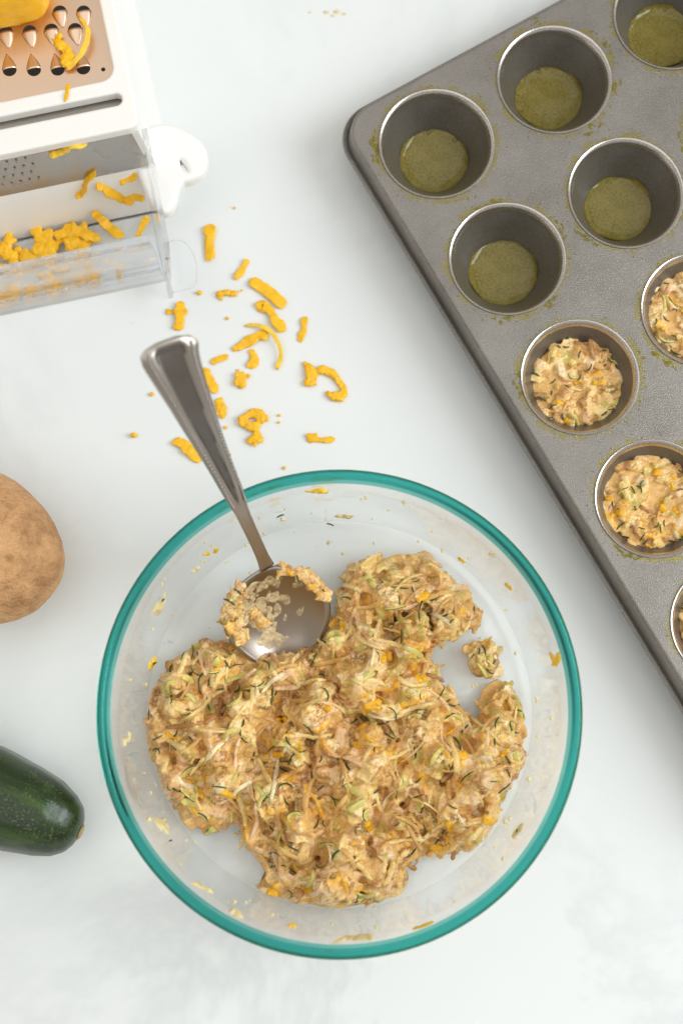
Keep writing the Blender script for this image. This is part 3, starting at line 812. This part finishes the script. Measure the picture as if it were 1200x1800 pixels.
v, f = merge(beads); mk('beaded_edge', v, f, M['spoon'], handle, kind='stuff')
# spoon bowl
A = W(471, 1000, 3.5); B = W(506, 1178, .62)
ax = B-A; LB = np.linalg.norm(ax); ax /= LB
nr = np.array([.10, -.12, 1.0]); sd = np.cross(ax, nr); sd /= np.linalg.norm(sd); nr = np.cross(sd, ax)
ns_, nt_ = 34, 25; V = []
def sb_point(s, t, lift=0.0):
    wv = 2.06*(math.sin(math.pi*min(max(s, .0), 1)**.86)**.62) if 0 < s < 1 else 0
    wv = max(wv, .27*(1-s) if s < .3 else 0, .05)
    edge = 1-t*t
    dep = .95*math.sin(math.pi*min(max(s*.98+.01, 0), 1))**.8
    return A+ax*(s*LB)+sd*(t*wv)-nr*(dep*edge**.9)+nr*(.12*math.sin(math.pi*s)+lift)
for i in range(ns_):
    s = i/(ns_-1)
    for k in range(nt_): V.append(sb_point(s, -1+2*k/(nt_-1)))
F = [[i*nt_+k, i*nt_+k+1, (i+1)*nt_+k+1, (i+1)*nt_+k] for i in range(ns_-1) for k in range(nt_-1)]
sbo = mk('spoon_bowl', V, F, M['spoon'], spoon)
so = sbo.modifiers.new('thick', 'SOLIDIFY'); so.thickness = .0013; so.offset = 0
# batter left on the spoon
def spoon_batter(pts, w, label, seed, counts):
    r = random.Random(seed); items = []; cols = []
    P = [sb_point(s, t, .06) for s, t in pts]; path = smooth_path(P, 30)
    for k in range(120):
        q = path[r.randrange(30)]+np.array([r.gauss(0, w*.3), r.gauss(0, w*.3), r.gauss(0, w*.12)])
        if r.random() < .5:
            s = r.uniform(.08, .18); items.append((ICO1[0]*np.array([s*1.2, s, s*.8])+q, ICO1[1]))
        else:
            a = r.uniform(0, 6.28); l = r.uniform(.25, .6); e = np.array([math.cos(a), math.sin(a), r.uniform(-.3, .3)])
            items.append(sweep(smooth_path([q-e*l*.5, q+np.array([0, 0, .06]), q+e*l*.5], 6), r.uniform(.1, .2), .12, sec=SEC6))
        cols.append(PC[rng.choice(len(PC), p=PW)])
    for q in path: items.append((ICO1[0]*.12+q, ICO1[1])); cols.append(PC[1])
    V, F, C = gooey(items, cols, .055, seed=seed)
    root = empty('spoon_batter', tuple(V.min(0)), label, 'batter')
    mk('batter_mass', V, F, M['mix'], root, col=C)
    for k in range(counts):
        q = path[r.randrange(30)]+np.array([r.gauss(0, w*.25), r.gauss(0, w*.25), .12]); a = r.uniform(0, 6.28); e = np.array([math.cos(a), math.sin(a), 0])*r.uniform(.12, .35)
        v, f = sweep(smooth_path([q-e, q+np.array([0, .04, .03]), q+e], 6), .07, .05, sec=SEC6, taper=.4)
        mk('zucchini_skin_sliver', v, f, M['zucchini_skin'], root)
spoon_batter([(.12, .9), (.22, .95), (.36, .93), (.5, .9), (.62, .80), (.5, .74), (.35, .72), (.22, .70)], .36, 'batter clinging along the spoon bowl edge nearer the potato', 61, 3)
spoon_batter([(.05, -.5), (.10, -.9), (.18, -.95), (.28, -.95), (.36, -.96)], .36, 'batter clinging to the spoon shoulder beside its neck', 62, 3)
spoon_batter([(.42, .45), (.52, .35), (.60, .30)], .16, 'thin batter streak across the middle of the spoon bowl', 63, 1)

rs = random.Random(64); items = []
for k in range(95):
    s0 = rs.uniform(.12, .78); t0 = rs.triangular(-.75, .9, .5)
    if t0 < 0 and rs.random() < .35: continue
    p = sb_point(s0, t0, .075); eu = sb_point(s0+.02, t0, .075)-p; ev = sb_point(s0, t0+.03, .075)-p; eu /= np.linalg.norm(eu); ev /= np.linalg.norm(ev); en = np.cross(ev, eu); en = en if en[2] > 0 else -en
    V0, F0 = dome((0, 0, 0), rs.uniform(.12, .42), rs.uniform(.08, .22), rs.uniform(0, 6.28), rs.uniform(.012, .03), rs, 14)
    items.append((p+V0[:, :1]*eu+V0[:, 1:2]*ev+V0[:, 2:]*en, F0))
v, f = merge(items)
mk('batter_smear', v, f, M['batter_film'], label='thin pale batter film smeared across the hollow of the spoon', cat='batter')

# ------------------------------------------------------------------ potato and zucchini
v, f = ico(5)
v = np.array(v); c = W(-62, 958, 2.75)
R = np.array([3.85, 3.02, 2.62])
d = v.copy()
s = 1+.05*vnoise(d, 1.1, 3)+.022*vnoise(d, 2.6, 4)+.008*vnoise(d, 7.0, 4)
eyes = np.zeros(len(d))
for e, dp, wd in (((.62, -.05, .78), .045, .10), ((.70, -.55, .42), .06, .07), ((.82, .25, .5), .03, .08), ((.45, .6, .66), .035, .07), ((.3, -.5, .8), .03, .06), ((.88, -.1, .45), .02, .045), ((.75, .5, .42), .02, .04), ((.5, .2, .84), .015, .04), ((.6, -.3, .74), .02, .05)):
    e = np.array(e); e /= np.linalg.norm(e); q_ = ((d-e)*np.array([1, 1.6, 1])); s -= dp*np.exp(-(q_**2).sum(1)/(wd*wd)); eyes += .75*np.exp(-(q_**2).sum(1)/(wd*wd*.16))
v = d*s[:, None]*R
v[:, 0] += -.18*v[:, 1]*0.35
a = math.radians(-14); v = np.column_stack([v[:, 0]*math.cos(a)-v[:, 1]*math.sin(a), v[:, 0]*math.sin(a)+v[:, 1]*math.cos(a), v[:, 2]])
v[:, 2] = np.maximum(v[:, 2], -2.68); v = v+c; v[:, 2] += .0-(v[:, 2].min())
mk('potato', v, f, M['potato'], col=np.clip(eyes, 0, .8)[:, None]*np.ones(3), label='brown russet potato lying beside the glass bowl', cat='potato')

zr = 1.86
tip = W(143, 1462, zr*.9); tail = W(-430, 1225, zr)
zk = empty('zucchini', (tip[0], tip[1], 0), 'dark green zucchini lying beside the glass bowl below the potato', 'zucchini')
axz = tail-tip; axz[2] = 0; LZ = np.linalg.norm(axz); axz /= LZ
zk.rotation_euler.z = math.atan2(axz[1], axz[0])             # the fruit is built along its own x axis
n, m = 48, 72; V = []
for i in range(n):
    u = (i/(n-1))**1.8
    rad = zr*np.interp(u, [0, .006, .02, .05, .10, .18, .30, .5, 1], [.14, .30, .48, .65, .80, .92, .99, 1.02, .95])
    for k in range(m):
        t = 2*math.pi*k/m; q = rad*(1+.018*math.cos(5*t+.4)+.006*math.cos(11*t)+.01*math.sin(u*40+t))
        V.append((tip[0]+u*LZ, tip[1]+q*math.cos(t), zr*.98+q*math.sin(t)))
V = np.array(V); V[:, 2] = np.maximum(V[:, 2], 0.0)
F = [[i*m+k, i*m+(k+1) % m, (i+1)*m+(k+1) % m, (i+1)*m+k] for i in range(n-1) for k in range(m)]+[list(range(m))[::-1], [(n-1)*m+k for k in range(m)]]
mk('zucchini_body', V, [q[::-1] for q in F], M['zucchini'], zk)
mk('blossom_scar', ICO2[0]*np.array([.07, .30, .30])+np.array([tip[0]-.02, tip[1], zr*.98]), ICO2[1], M['scar'], zk)

# ------------------------------------------------------------------ grater box
ZT = 6.2
GO = W(243, 218, ZT)[:2]; ga = math.radians(12.3)
GU = np.array([math.cos(ga), math.sin(ga)]); GV = np.array([-math.sin(ga), math.cos(ga)])
def G2(u, v, z): q = GO+GU*u+GV*v; return np.array([q[0], q[1], z])
def GL(px, py, z):
    q = W(px, py, z)[:2]-GO; return np.array([q@GU, q@GV])
def gw(v): v = np.asarray(v, float); return np.column_stack([GO+v[:, :1]*GU+v[:, 1:2]*GV, v[:, 2]])
grater = empty('box_grater', tuple(G2(-5, 4, 0)), 'white plastic box grater with steel plates and a clear shred catcher', 'grater')
UL, VB = -13.0, 12.0                                         # how far it runs out of the picture
pr = GL(200, 131, ZT); slot_a, slot_b = GL(212, 168, ZT), GL(208, 184, ZT)
pu1, pv0 = pr[0]+.02, GL(100, 158, ZT)[1]
sv0, sv1 = slot_b[1]+.06, slot_a[1]-.02
plate_out = rrect(UL+1.1, pu1+.1, pv0-.1, VB-.9, .65, 8)
su1 = slot_a[0]+.02
sv0 -= .16; sv1 += .27; slot_out = rrect(UL+1.1, su1+.1, sv0, sv1, (sv1-sv0)/2*.99, 8)
v, f = curve_fill([rrect(UL, -.05, .0, VB, .35, 6), plate_out, slot_out], .36, .10, 3)
v[:, 2] += ZT-.28
mk('top_frame', gw(v), f, M['white_plastic'], grater, smooth=False)
# walls of the body (flared)
def wall(pts_top, pts_bot, th=.25):
    a, b = [np.array(p) for p in pts_top]; c_, d_ = [np.array(p) for p in pts_bot]
    nrm = np.cross(b-a, c_-a); nrm /= np.linalg.norm(nrm); nrm *= np.sign(nrm@np.array([0, 1.0, 0]) or 1)*-1 if abs(nrm[1]) > .5 else 1
    V = [a, b, d_, c_]+[p-nrm*th for p in (a, b, d_, c_)]
    return np.array(V), [[0, 1, 2, 3], [7, 6, 5, 4], [0, 4, 5, 1], [1, 5, 6, 2], [2, 6, 7, 3], [3, 7, 4, 0]]
ft = GL(275, 372, 0); fv = ft[1]; fu = GL(262, 130, 0)[0]
fu = .75
zt2 = ZT-.46
v, f = wall([(-.12, .02, zt2), (-.12, VB, zt2)], [(fu-.12, fv+.05, .0), (fu-.12, VB, .0)], -.25)
mk('side_wall', gw(v), f, M['white_plastic'], grater, smooth=False)
def fr(s, u): return (u, .06+(fv-.06)*s, zt2*(1-s))
s1 = .44
def front_strip(sa, sb, u0, u1, th):
    return wall([fr(sa, u0), fr(sa, u1)], [fr(sb, u0), fr(sb, u1)], th)
v, f = front_strip(s1, 1.0, UL, -.15, .22); mk('front_panel', gw(v), f, M['white_plastic'], grater, smooth=False)
v, f = front_strip(.0, s1-.004, UL, -.15, .10); fp = mk('fine_grating_plate', gw(v), f, M['steel_fine'], grater, smooth=False)
nf = np.array([0, -zt2, -(fv-.06)*1.0]); nf = np.array([0, -zt2, -fv]); nf = np.array([0, -1.0, abs(fv)/zt2]); nf /= np.linalg.norm(nf)
studs = []
for a in range(30):
    for b in range(4):
        u = -.95-.36*a+(.18 if b % 2 else 0); p = np.array(fr(.08+.08*b, u))+nf*.06
        if u > -4.2: continue
        studs.append((ICO1[0]*np.array([.06, .03, .07])+p, ICO1[1]))
v, f = merge(studs); mk('grating_teeth', gw(v), f, M['steel_fine'], fp, kind='stuff')
v, f = box(UL, -.2, fv-.07, fv+.02, 0.005, .10); mk('foot_dark_strip', gw(v), f, M['dark'], grater, smooth=False)  # thin dark strip along the foot of the front panel
v, f = box(UL+.5, -.4, .4, VB-.5, .05, .15); mk('inner_shade_floor', gw(v), f, M['dark'], grater, smooth=False)  # dark sheet below the holes, painting the shade of the closed body
# coarse plate with real holes
HC = [(103, 15), (145, 15), (8, 51), (50, 50), (88, 47), (130, 46), (15, 118), (58, 118), (100, 117), (145, 115)]
holes = [GL(a, b, ZT) for a, b in HC]
stp = holes[5]-holes[4]; stp = abs(stp[0])
allh = [(h, (1 if HC[k][1] > 100 else -1)) for k, h in enumerate(holes)]
for row, sgn in ((holes[0], -1), (holes[2], -1), (holes[6], 1)):
    for k in range(1, 6):
        u = min(row[0], holes[2][0])-stp*k
        if u > UL+2: allh.append((np.array([u, row[1]]), sgn))
v0r = holes[1][1]
for rr2 in range(1, 5):
    for k in range(0, 10):
        u = holes[1][0]-stp*k-(.5*stp if rr2 % 2 else 0); vv = v0r+rr2*1.35
        if vv < VB-1.8 and u > UL+2: allh.append((np.array([u, vv]), -1 if rr2 % 2 else 1))
RH = .27
rivet = GL(180, 117, ZT)
ell = lambda h: [(h[0]+RH*1.0*math.cos(t), h[1]+RH*.95*math.sin(t)) for t in np.linspace(0, 6.2832, 20, endpoint=False)]
v, f = curve_fill([rrect(UL+1.0, pu1+.25, pv0-.25, VB-.8, .55, 8)]+[ell(h) for h, s_ in allh]+[circ(rivet[0], rivet[1], .085, 14)], .05)
v[:, 2] += ZT-.26
plate = mk('coarse_grating_plate', gw(v), f, M['steel_reflection'], grater, smooth=False)
zp = ZT-.235
for h, sgn in allh:                                          # raised scoop behind each hole
    V = []; n1, n2 = 9, 9
    for i in range(n1):
        s = i/(n1-1)                                          # 0 at the hole edge, 1 at the tail
        w = RH*(1-s**1.6)*1.02+.01; hh = .13*(1-s)**1.1
        for k in range(n2):
            t = -1+2*k/(n2-1)
            V.append((h[0]+w*t, h[1]+sgn*(.02+s*.66)+sgn*RH*.0, zp+hh*max(0, 1-t*t)**.7+.001))
    F = [[i*n2+k, i*n2+k+1, (i+1)*n2+k+1, (i+1)*n2+k] for i in range(n1-1) for k in range(n2-1)]
    o = mk('scoop', gw(V), F, M['steel_reflection'], plate)
    so = o.modifiers.new('t', 'SOLIDIFY'); so.thickness = .0003; so.offset = -1
# slot: grey blade just under the slot
v, f = box(UL+1, su1+.2, sv0-.2, sv1+.2, ZT-.75, ZT-.62); mk('slicing_blade', gw(v), f, M['steel_fine'], grater, smooth=False)
# hanging hook at the end
HZ = 3.0
ho = smooth_path([GL(a, b, HZ) for a, b in [(250, 236), (288, 226), (322, 238), (347, 256), (356, 276), (351, 298), (334, 309), (318, 314), (306, 330), (300, 352), (290, 366), (272, 352), (250, 300), (248, 262), (250, 236)]], 60)[:-1]
hi = smooth_path([GL(a, b, HZ) for a, b in [(306, 276), (320, 272), (336, 290), (337, 308), (320, 308), (309, 294), (306, 276)]], 20)[:-1]
v, f = curve_fill([ho, hi], .4, .21, 4); v[:, 2] += HZ-.3
mk('hook', gw(v), f, M['white_plastic'], grater)
# clear catcher: front wall, side pane, floor, tab
cf0 = GL(0, 556, 0); cv = cf0[1]; cu = GL(292, 500, 0)[0]
def extrude_u(prof, u0, u1):
    n = len(prof); V = [(u0, a, b) for a, b in prof]+[(u1, a, b) for a, b in prof]
    F = [[i, (i+1) % n, n+(i+1) % n, n+i] for i in range(n)]+[list(range(n))[::-1], list(range(n, 2*n))]
    return np.array(V, float), F
th = .20
prof = [(cv, .02), (cv-.02, 1.5), (cv+.16, 1.75), (cv+.18, 3.9), (cv-.02, 4.15), (cv-.02, 4.6), (cv+.10, 4.7), (cv+.30, 4.7), (cv+.40, 4.6), (cv+.40, 1.65), (cv+.2, 1.45), (cv+.22, .22), (fv-.12, .22), (fv-.12, .02)]
v, f = extrude_u(prof, UL, cu-.02)
catcher = mk('clear_catcher', gw(v), f, M['acrylic'], grater, smooth=False, fixn=True)
pane = [(.0, ZT-.5), (.0-.25, ZT-.5), (cv-.05, 4.7), (cv-.35, 2.0), (cv-.75, .02), (fv-.02, .02)]
v, f = extrude_u(pane, -.0, .22)
sh = np.array([0.0]); v[:, 0] += np.interp(v[:, 2], [0, ZT], [cu-.02, .12])
mk('side_pane', gw(v), f, M['acrylic'], catcher, smooth=False, fixn=True)
tb = [GL(a, b, 2.0) for a, b in [(290, 428), (316, 424), (333, 437), (343, 462), (344, 490), (336, 504), (304, 512)]]
v, f = curve_fill([smooth_path(tb, 30)], .14, .05, 2); v[:, 2] += 2.0
mk('thumb_tab', gw(v), f, M['acrylic'], catcher, smooth=False, fixn=True)

# ------------------------------------------------------------------ cheese
def rough(v, amp, fr, seed): 
    n = vnoise(v, fr, seed, 2); c = v.mean(0); d = v-c; L = np.linalg.norm(d, axis=1)[:, None]+1e-6
    return v+d/L*(amp*n)[:, None]
bm = bmesh.new(); bmesh.ops.create_cube(bm, size=1); bmesh.ops.subdivide_edges(bm, edges=bm.edges[:], cuts=14, use_grid_fill=True)
bv, bf = bm_out(bm)
e0 = GL(92, 14, ZT); e1 = GL(0, 44, ZT)
sg = np.abs(bv)*2; sup = (sg**7).sum(1)**(1/7); bv = bv/np.maximum(sup, 1e-6)[:, None]*np.abs(bv*2).max(1)[:, None]
L_, D_, H_ = 7.0, 4.6, 2.6
bv = bv*np.array([L_, D_, H_])
bv = rough(bv, .06, 2.2, 9); bv = rough(bv, .03, 7, 10)
bv = bv+np.array([e0[0]-L_/2+.05, e0[1]+D_/2-.55, ZT+H_/2-.2])
mk('cheese_block', gw(bv), bf, M['cheese'], label='orange cheddar block resting on the grater plate', cat='cheese')

_a = np.linspace(0, 2*np.pi, 14, endpoint=False)
SEC14 = np.column_stack([np.sign(np.cos(_a))*np.abs(np.cos(_a))**.45, np.sign(np.sin(_a))*np.abs(np.sin(_a))**.45])
def shred(pts, w, z0=None, t=None, mat='cheese', label='', seed=0, n=44, arch=0.0, group=None, name='cheese_shred', zs=None, lump=.30):
    r = random.Random(seed); t = t or w*.22; w = w*1.05
    wc = w*.0226
    tc = t*.0226
    P = []
    for k, (a, b) in enumerate(pts):
        z = (zs[k] if zs else (z0 or 0))+tc*.5+.015; P.append(W(a, b, z))
    P = smooth_path(P, n); P[:, 2] += .05*np.abs(np.sin(np.linspace(0, 3.1, n)+seed))
    if arch: P[:, 2] += arch*np.sin(np.linspace(0, np.pi, n))
    V, F = sweep(P, wc, tc, sec=SEC14, taper=.80, roll=r.uniform(-.2, .2), wv=np.interp(np.linspace(0, 1, n), np.linspace(0, 1, 6), [1+r.uniform(-lump, lump) for _ in range(6)])*np.minimum(1, .45+np.minimum(np.linspace(0, 1, n)*r.uniform(3, 9), np.linspace(1, 0, n)*r.uniform(3, 9))))
    V = V+np.column_stack([(vnoise(V, 3.5, seed+q, 1)*.07+vnoise(V, 9, seed+q+7, 1)*.03+vnoise(V, 28, seed+q+9, 1)*.006)*min(1, wc/.3) for q in range(3)])
    lo = V[:, 2].min(); base = (min(zs) if zs else (z0 or 0))
    if lo < base+.002: V[:, 2] += base+.002-lo
    return mk(name, V, F, M[mat], label=label, cat='cheese', group=group or 'grated cheese on the countertop')
def cluster(pts, w, label, seed, mat='cheese', z0=0.0, group=None):
    """A crumpled shred: thick knotted curl."""
    r = random.Random(seed); items = []
    P = smooth_path([W(a, b, z0+.14) for a, b in pts], 18)
    P[:, 2] += .10*np.abs(np.sin(np.linspace(0, 9, 18)))
    wc = w*.0226
    items.append(sweep(P, wc*.75, wc*.6, taper=.6, wv=np.array([r.uniform(.65, 1.35) for _ in range(18)])))
    for k in range(14):
        q = P[r.randrange(18)]+np.array([r.gauss(0, wc*.28), r.gauss(0, wc*.28), r.uniform(-.05, .10)]); s = wc*r.uniform(.16, .34)
        items.append((ICO1[0]*np.array([s*r.uniform(.8, 1.6), s*r.uniform(.8, 1.6), s])+q, ICO1[1]))
    V, F, C = gooey(items, [PC[3]]*len(items), .05, grain=.03, seed=seed, sm=2)
    V[:, 2] = z0+(V[:, 2]-V[:, 2].min())*.62+.004
    V = V+np.column_stack([vnoise(V, 14, seed+q)*.035+vnoise(V, 30, seed+q+3)*.02 for q in range(3)]); V[:, 2] += max(0, z0+.003-V[:, 2].min())
    return mk('cheese_shred', V, F, M[mat], label=label, cat='cheese', group=group or 'grated cheese on the countertop')
S1 = shred
S1([(369, 396), (369, 430), (368, 459)], 17, label='straight stubby cheese bar closest to the clear tab of the grater', seed=1)
S1([(435, 456), (426, 473), (414, 492)], 12, label='short slanting cheese stick with a knobbed end below the straight bar', seed=2)
cluster([(382, 517), (396, 514), (417, 516)], 13, 'short crumbly cheese piece lying level beside a round crumb', 3)
S1([(439, 493), (464, 507), (486, 526), (502, 540)], 17, label='long smooth curved cheese bar above the thick lumpy one', seed=5, n=18)
S1([(453, 545), (463, 537), (474, 548), (485, 566), (501, 581)], 20, label='thick lumpy cheese bar with a knob at one end', seed=6, mat='cheese_deep')
S1([(536, 558), (532, 580), (527, 604)], 13, label='lone narrow upright cheese sliver farthest along towards the tin', seed=7)
S1([(431, 573), (457, 574), (481, 592), (494, 620), (487, 651)], 8, label='thin arching cheese curl like a hook', seed=8, mat='cheese_pale', arch=.25, n=22)
S1([(409, 614), (434, 603), (456, 590), (472, 591)], 17, label='flat branching cheese shred under the hook-shaped curl', seed=9)
S1([(370, 637), (385, 632), (401, 626)], 10, label='small level cheese stick beside the spoon handle end', seed=10)
S1([(433, 640), (446, 640), (449, 632), (440, 616)], 13, label='small hooked cheese crumb below the branching shred', seed=11)
cluster([(424, 656), (425, 668), (427, 678)], 17, 'stubby upright cheese knob below the small hooked crumb', 12)
cluster([(536, 640), (545, 650), (546, 672), (556, 654), (572, 649), (590, 662), (606, 690), (586, 697), (574, 688)], 19, 'large crumpled cheese loop nearest the bowl and tin', 13)
cluster([(432, 748), (426, 738), (440, 728), (456, 724), (457, 740), (446, 752), (434, 750)], 19, 'round knotted cheese clump between the spoon handle and the loop', 14)
cluster([(445, 776), (452, 764)], 17, 'small cheese knob just below the round knotted clump', 15)
S1([(547, 762), (549, 778)], 20, label='cheese knob with a thin tail near the bowl rim', seed=16)
o_ = S1([(552, 773), (570, 774), (590, 772)], 9, label='thin cheese tail reaching out from a knob near the bowl rim', seed=116)
S1([(358, 648), (368, 668), (381, 690)], 16, label='cheese bar half hidden along the upper spoon handle', seed=17)
cluster([(380, 706), (392, 716), (384, 722)], 18, 'crumpled cheese bit poking out beside the spoon handle', 18)
S1([(306, 774), (322, 782), (338, 796), (354, 812)], 18, label='cheese bar poking out under the handle on the potato side', seed=19)
S1([(318, 530), (317, 552), (313, 580)], 20, label='thick cheese stub just above the spoon handle end', seed=22, mat='cheese_deep')
S1([(291, 548), (302, 548), (314, 547)], 9, label='thin cheese splinter touching the stub above the handle end', seed=23)
for k, (a, b, w, lb) in enumerate([(351, 516, 11, 'round cheese crumb between the clear tab and the level crumbly piece'), (236, 766, 14, 'largest lone cheese crumb on the bare counter, potato side of the spoon handle'),
        (267, 694, 8, 'small cheese crumb beside the middle of the spoon handle, potato side'), (491, 731, 7, 'upper of two tiny crumbs below the crumpled loop'), (490, 743, 6, 'lower of two tiny crumbs below the crumpled loop'),
        (400, 560, 7, 'tiny cheese crumb beside the hook-shaped curl'), (396, 752, 8, 'tiny cheese crumb between the handle and the round knotted clump'), (404, 799, 6, 'tiny cheese crumb touching the lower spoon handle'),
        (412, 366, 6, 'tiny cheese crumb beyond the straight stubby bar, farthest from the bowl'), (500, 823, 7, 'tiny cheese crumb at the outside of the bowl rim')]):
    r = random.Random(200+k); q = W(a, b, .0); s = w*.0113
    V = rough(ICO2[0]*np.array([s, s*r.uniform(.7, 1), s*.8]), s*.3, 9, 200+k)+np.array([q[0], q[1], 0]); V[:, 2] += .003-V[:, 2].min()
    mk('cheese_crumb', V, ICO2[1], M['cheese'], label=lb, cat='cheese', group='cheese crumbs on the countertop')
for k, (a, b, w) in enumerate([(574, 22, 8), (592, 21, 9), (605, 25, 7), (545, 22, 5), (585, 28, 6)]):
    q = W(a, b, .0); s = w*.0113
    V = rough(ICO2[0]*np.array([s*1.4, s*.7, s*.35]), s*.3, 9, 230+k)+np.array([q[0], q[1], 0]); V[:, 2] += .003-V[:, 2].min()
    mk('pale_crumb', V, ICO2[1], M['residue'], label='tiny pale crumb on the bare countertop beyond the grater', cat='crumb', group='pale crumbs beyond the grater')
# shreds on the grater and in its catcher
def on_front(px, py):
    for z in np.linspace(ZT, .3, 200):
        p = W(px, py, z); l = (p[:2]-GO); vv = l@GV; zz = zt2*(1-np.clip((vv-.06)/(fv-.06), 0, 1))
        if vv <= .06 and z <= zz+.02: return z
    return .3
def fshred(pts, w, label, seed, lift=.10, **kw):
    zs = [on_front(a, b)+lift for a, b in pts]; return shred(pts, w, zs=zs, label=label, seed=seed, group='grated cheese caught by the grater', **kw)
fshred([(88, 274), (110, 266), (128, 254), (152, 254)], 14, 'curled cheese shred hanging on the fine grating plate', 301, mat='cheese_pale')
fshred([(132, 344), (146, 338), (152, 318), (168, 304)], 17, 'bent cheese shred on the white panel under the fine plate', 302)
fshred([(172, 326), (196, 338), (222, 356)], 17, 'long cheese shred slanting down the white panel to the clear side', 303)
fshred([(215, 354), (238, 346), (254, 350)], 16, 'crumbly cheese knob against the clear side pane', 304)
fshred([(211, 322), (224, 318), (240, 306)], 11, 'small cheese twist high on the white panel by the side pane', 305)
fshred([(163, 374), (188, 396), (216, 418)], 17, 'straight cheese bar leaning across the foot of the white panel', 306)
fshred([(259, 380), (252, 396), (242, 416)], 12, 'wedge-shaped cheese sliver beside the clear side pane foot', 307)
for k, (p_, lb) in enumerate([([(98, 416), (118, 410), (140, 408), (160, 420)], 'flat cheese cluster inside the catcher behind the straight bar'), ([(120, 440), (135, 428), (150, 440)], 'low cheese cluster inside the catcher below the flat one'),
        ([(62, 402), (72, 420), (66, 440), (88, 444), (92, 424)], 'tall crumpled cheese cluster in the middle of the catcher'), ([(40, 450), (55, 455), (70, 452)], 'cheese cluster at the base of the tall crumpled one'), ([(-6, 396), (14, 402), (16, 425), (4, 440), (22, 452)], 'cheese cluster at the catcher end cut by the picture')]):
    cluster(p_, 26, lb, 320+k, z0=.4 if k in (0, 2, 4) else .3, group='grated cheese caught by the grater')
r = random.Random(5); 
for k in range(80):
    u = r.uniform(-8.5, cu-.6); vv = cv+.55+(fv-.3-cv-.55)*r.random()**1.8; a = r.uniform(0, 6.28); l = r.uniform(.3, .8); z = .30+r.uniform(0, .25)
    if u > -3 and r.random() < .75: continue
    c = np.array([u, vv]); e = np.array([math.cos(a), math.sin(a)*.5])*l*.5
    pth = smooth_path([(*(c-e), z), (*c, z+.08), (*(c+e), z)], 7)
    v, f = sweep(pth, r.uniform(.2, .34), r.uniform(.16, .24), taper=.6, wv=np.array([r.uniform(.7, 1.2) for _ in range(7)]))
    mk('cheese_shred', gw(v), f, M['cheese'], label='orange cheese shred lying in the bottom of the clear catcher', cat='cheese', group='cheese shreds in the catcher bottom')
zpl = ZT-.2
shred([(140, 32), (152, 48), (158, 68), (150, 92), (134, 112), (118, 124)], 8, z0=zpl+.05, arch=.3, mat='cheese_pale', n=22, label='thin arched cheese curl on the coarse grating plate', seed=331, group='cheese on the grating plate')
cluster([(98, 70), (108, 82), (120, 88), (122, 104), (112, 116)], 19, 'crumbled cheese clump inside the arched curl on the plate', 332, z0=zpl+.05, group='cheese on the grating plate')
shred([(120, 148), (119, 162), (115, 178)], 7, z0=ZT+.0, label='thin cheese thread on the white frame below the plate', seed=333, group='cheese on the grating plate')
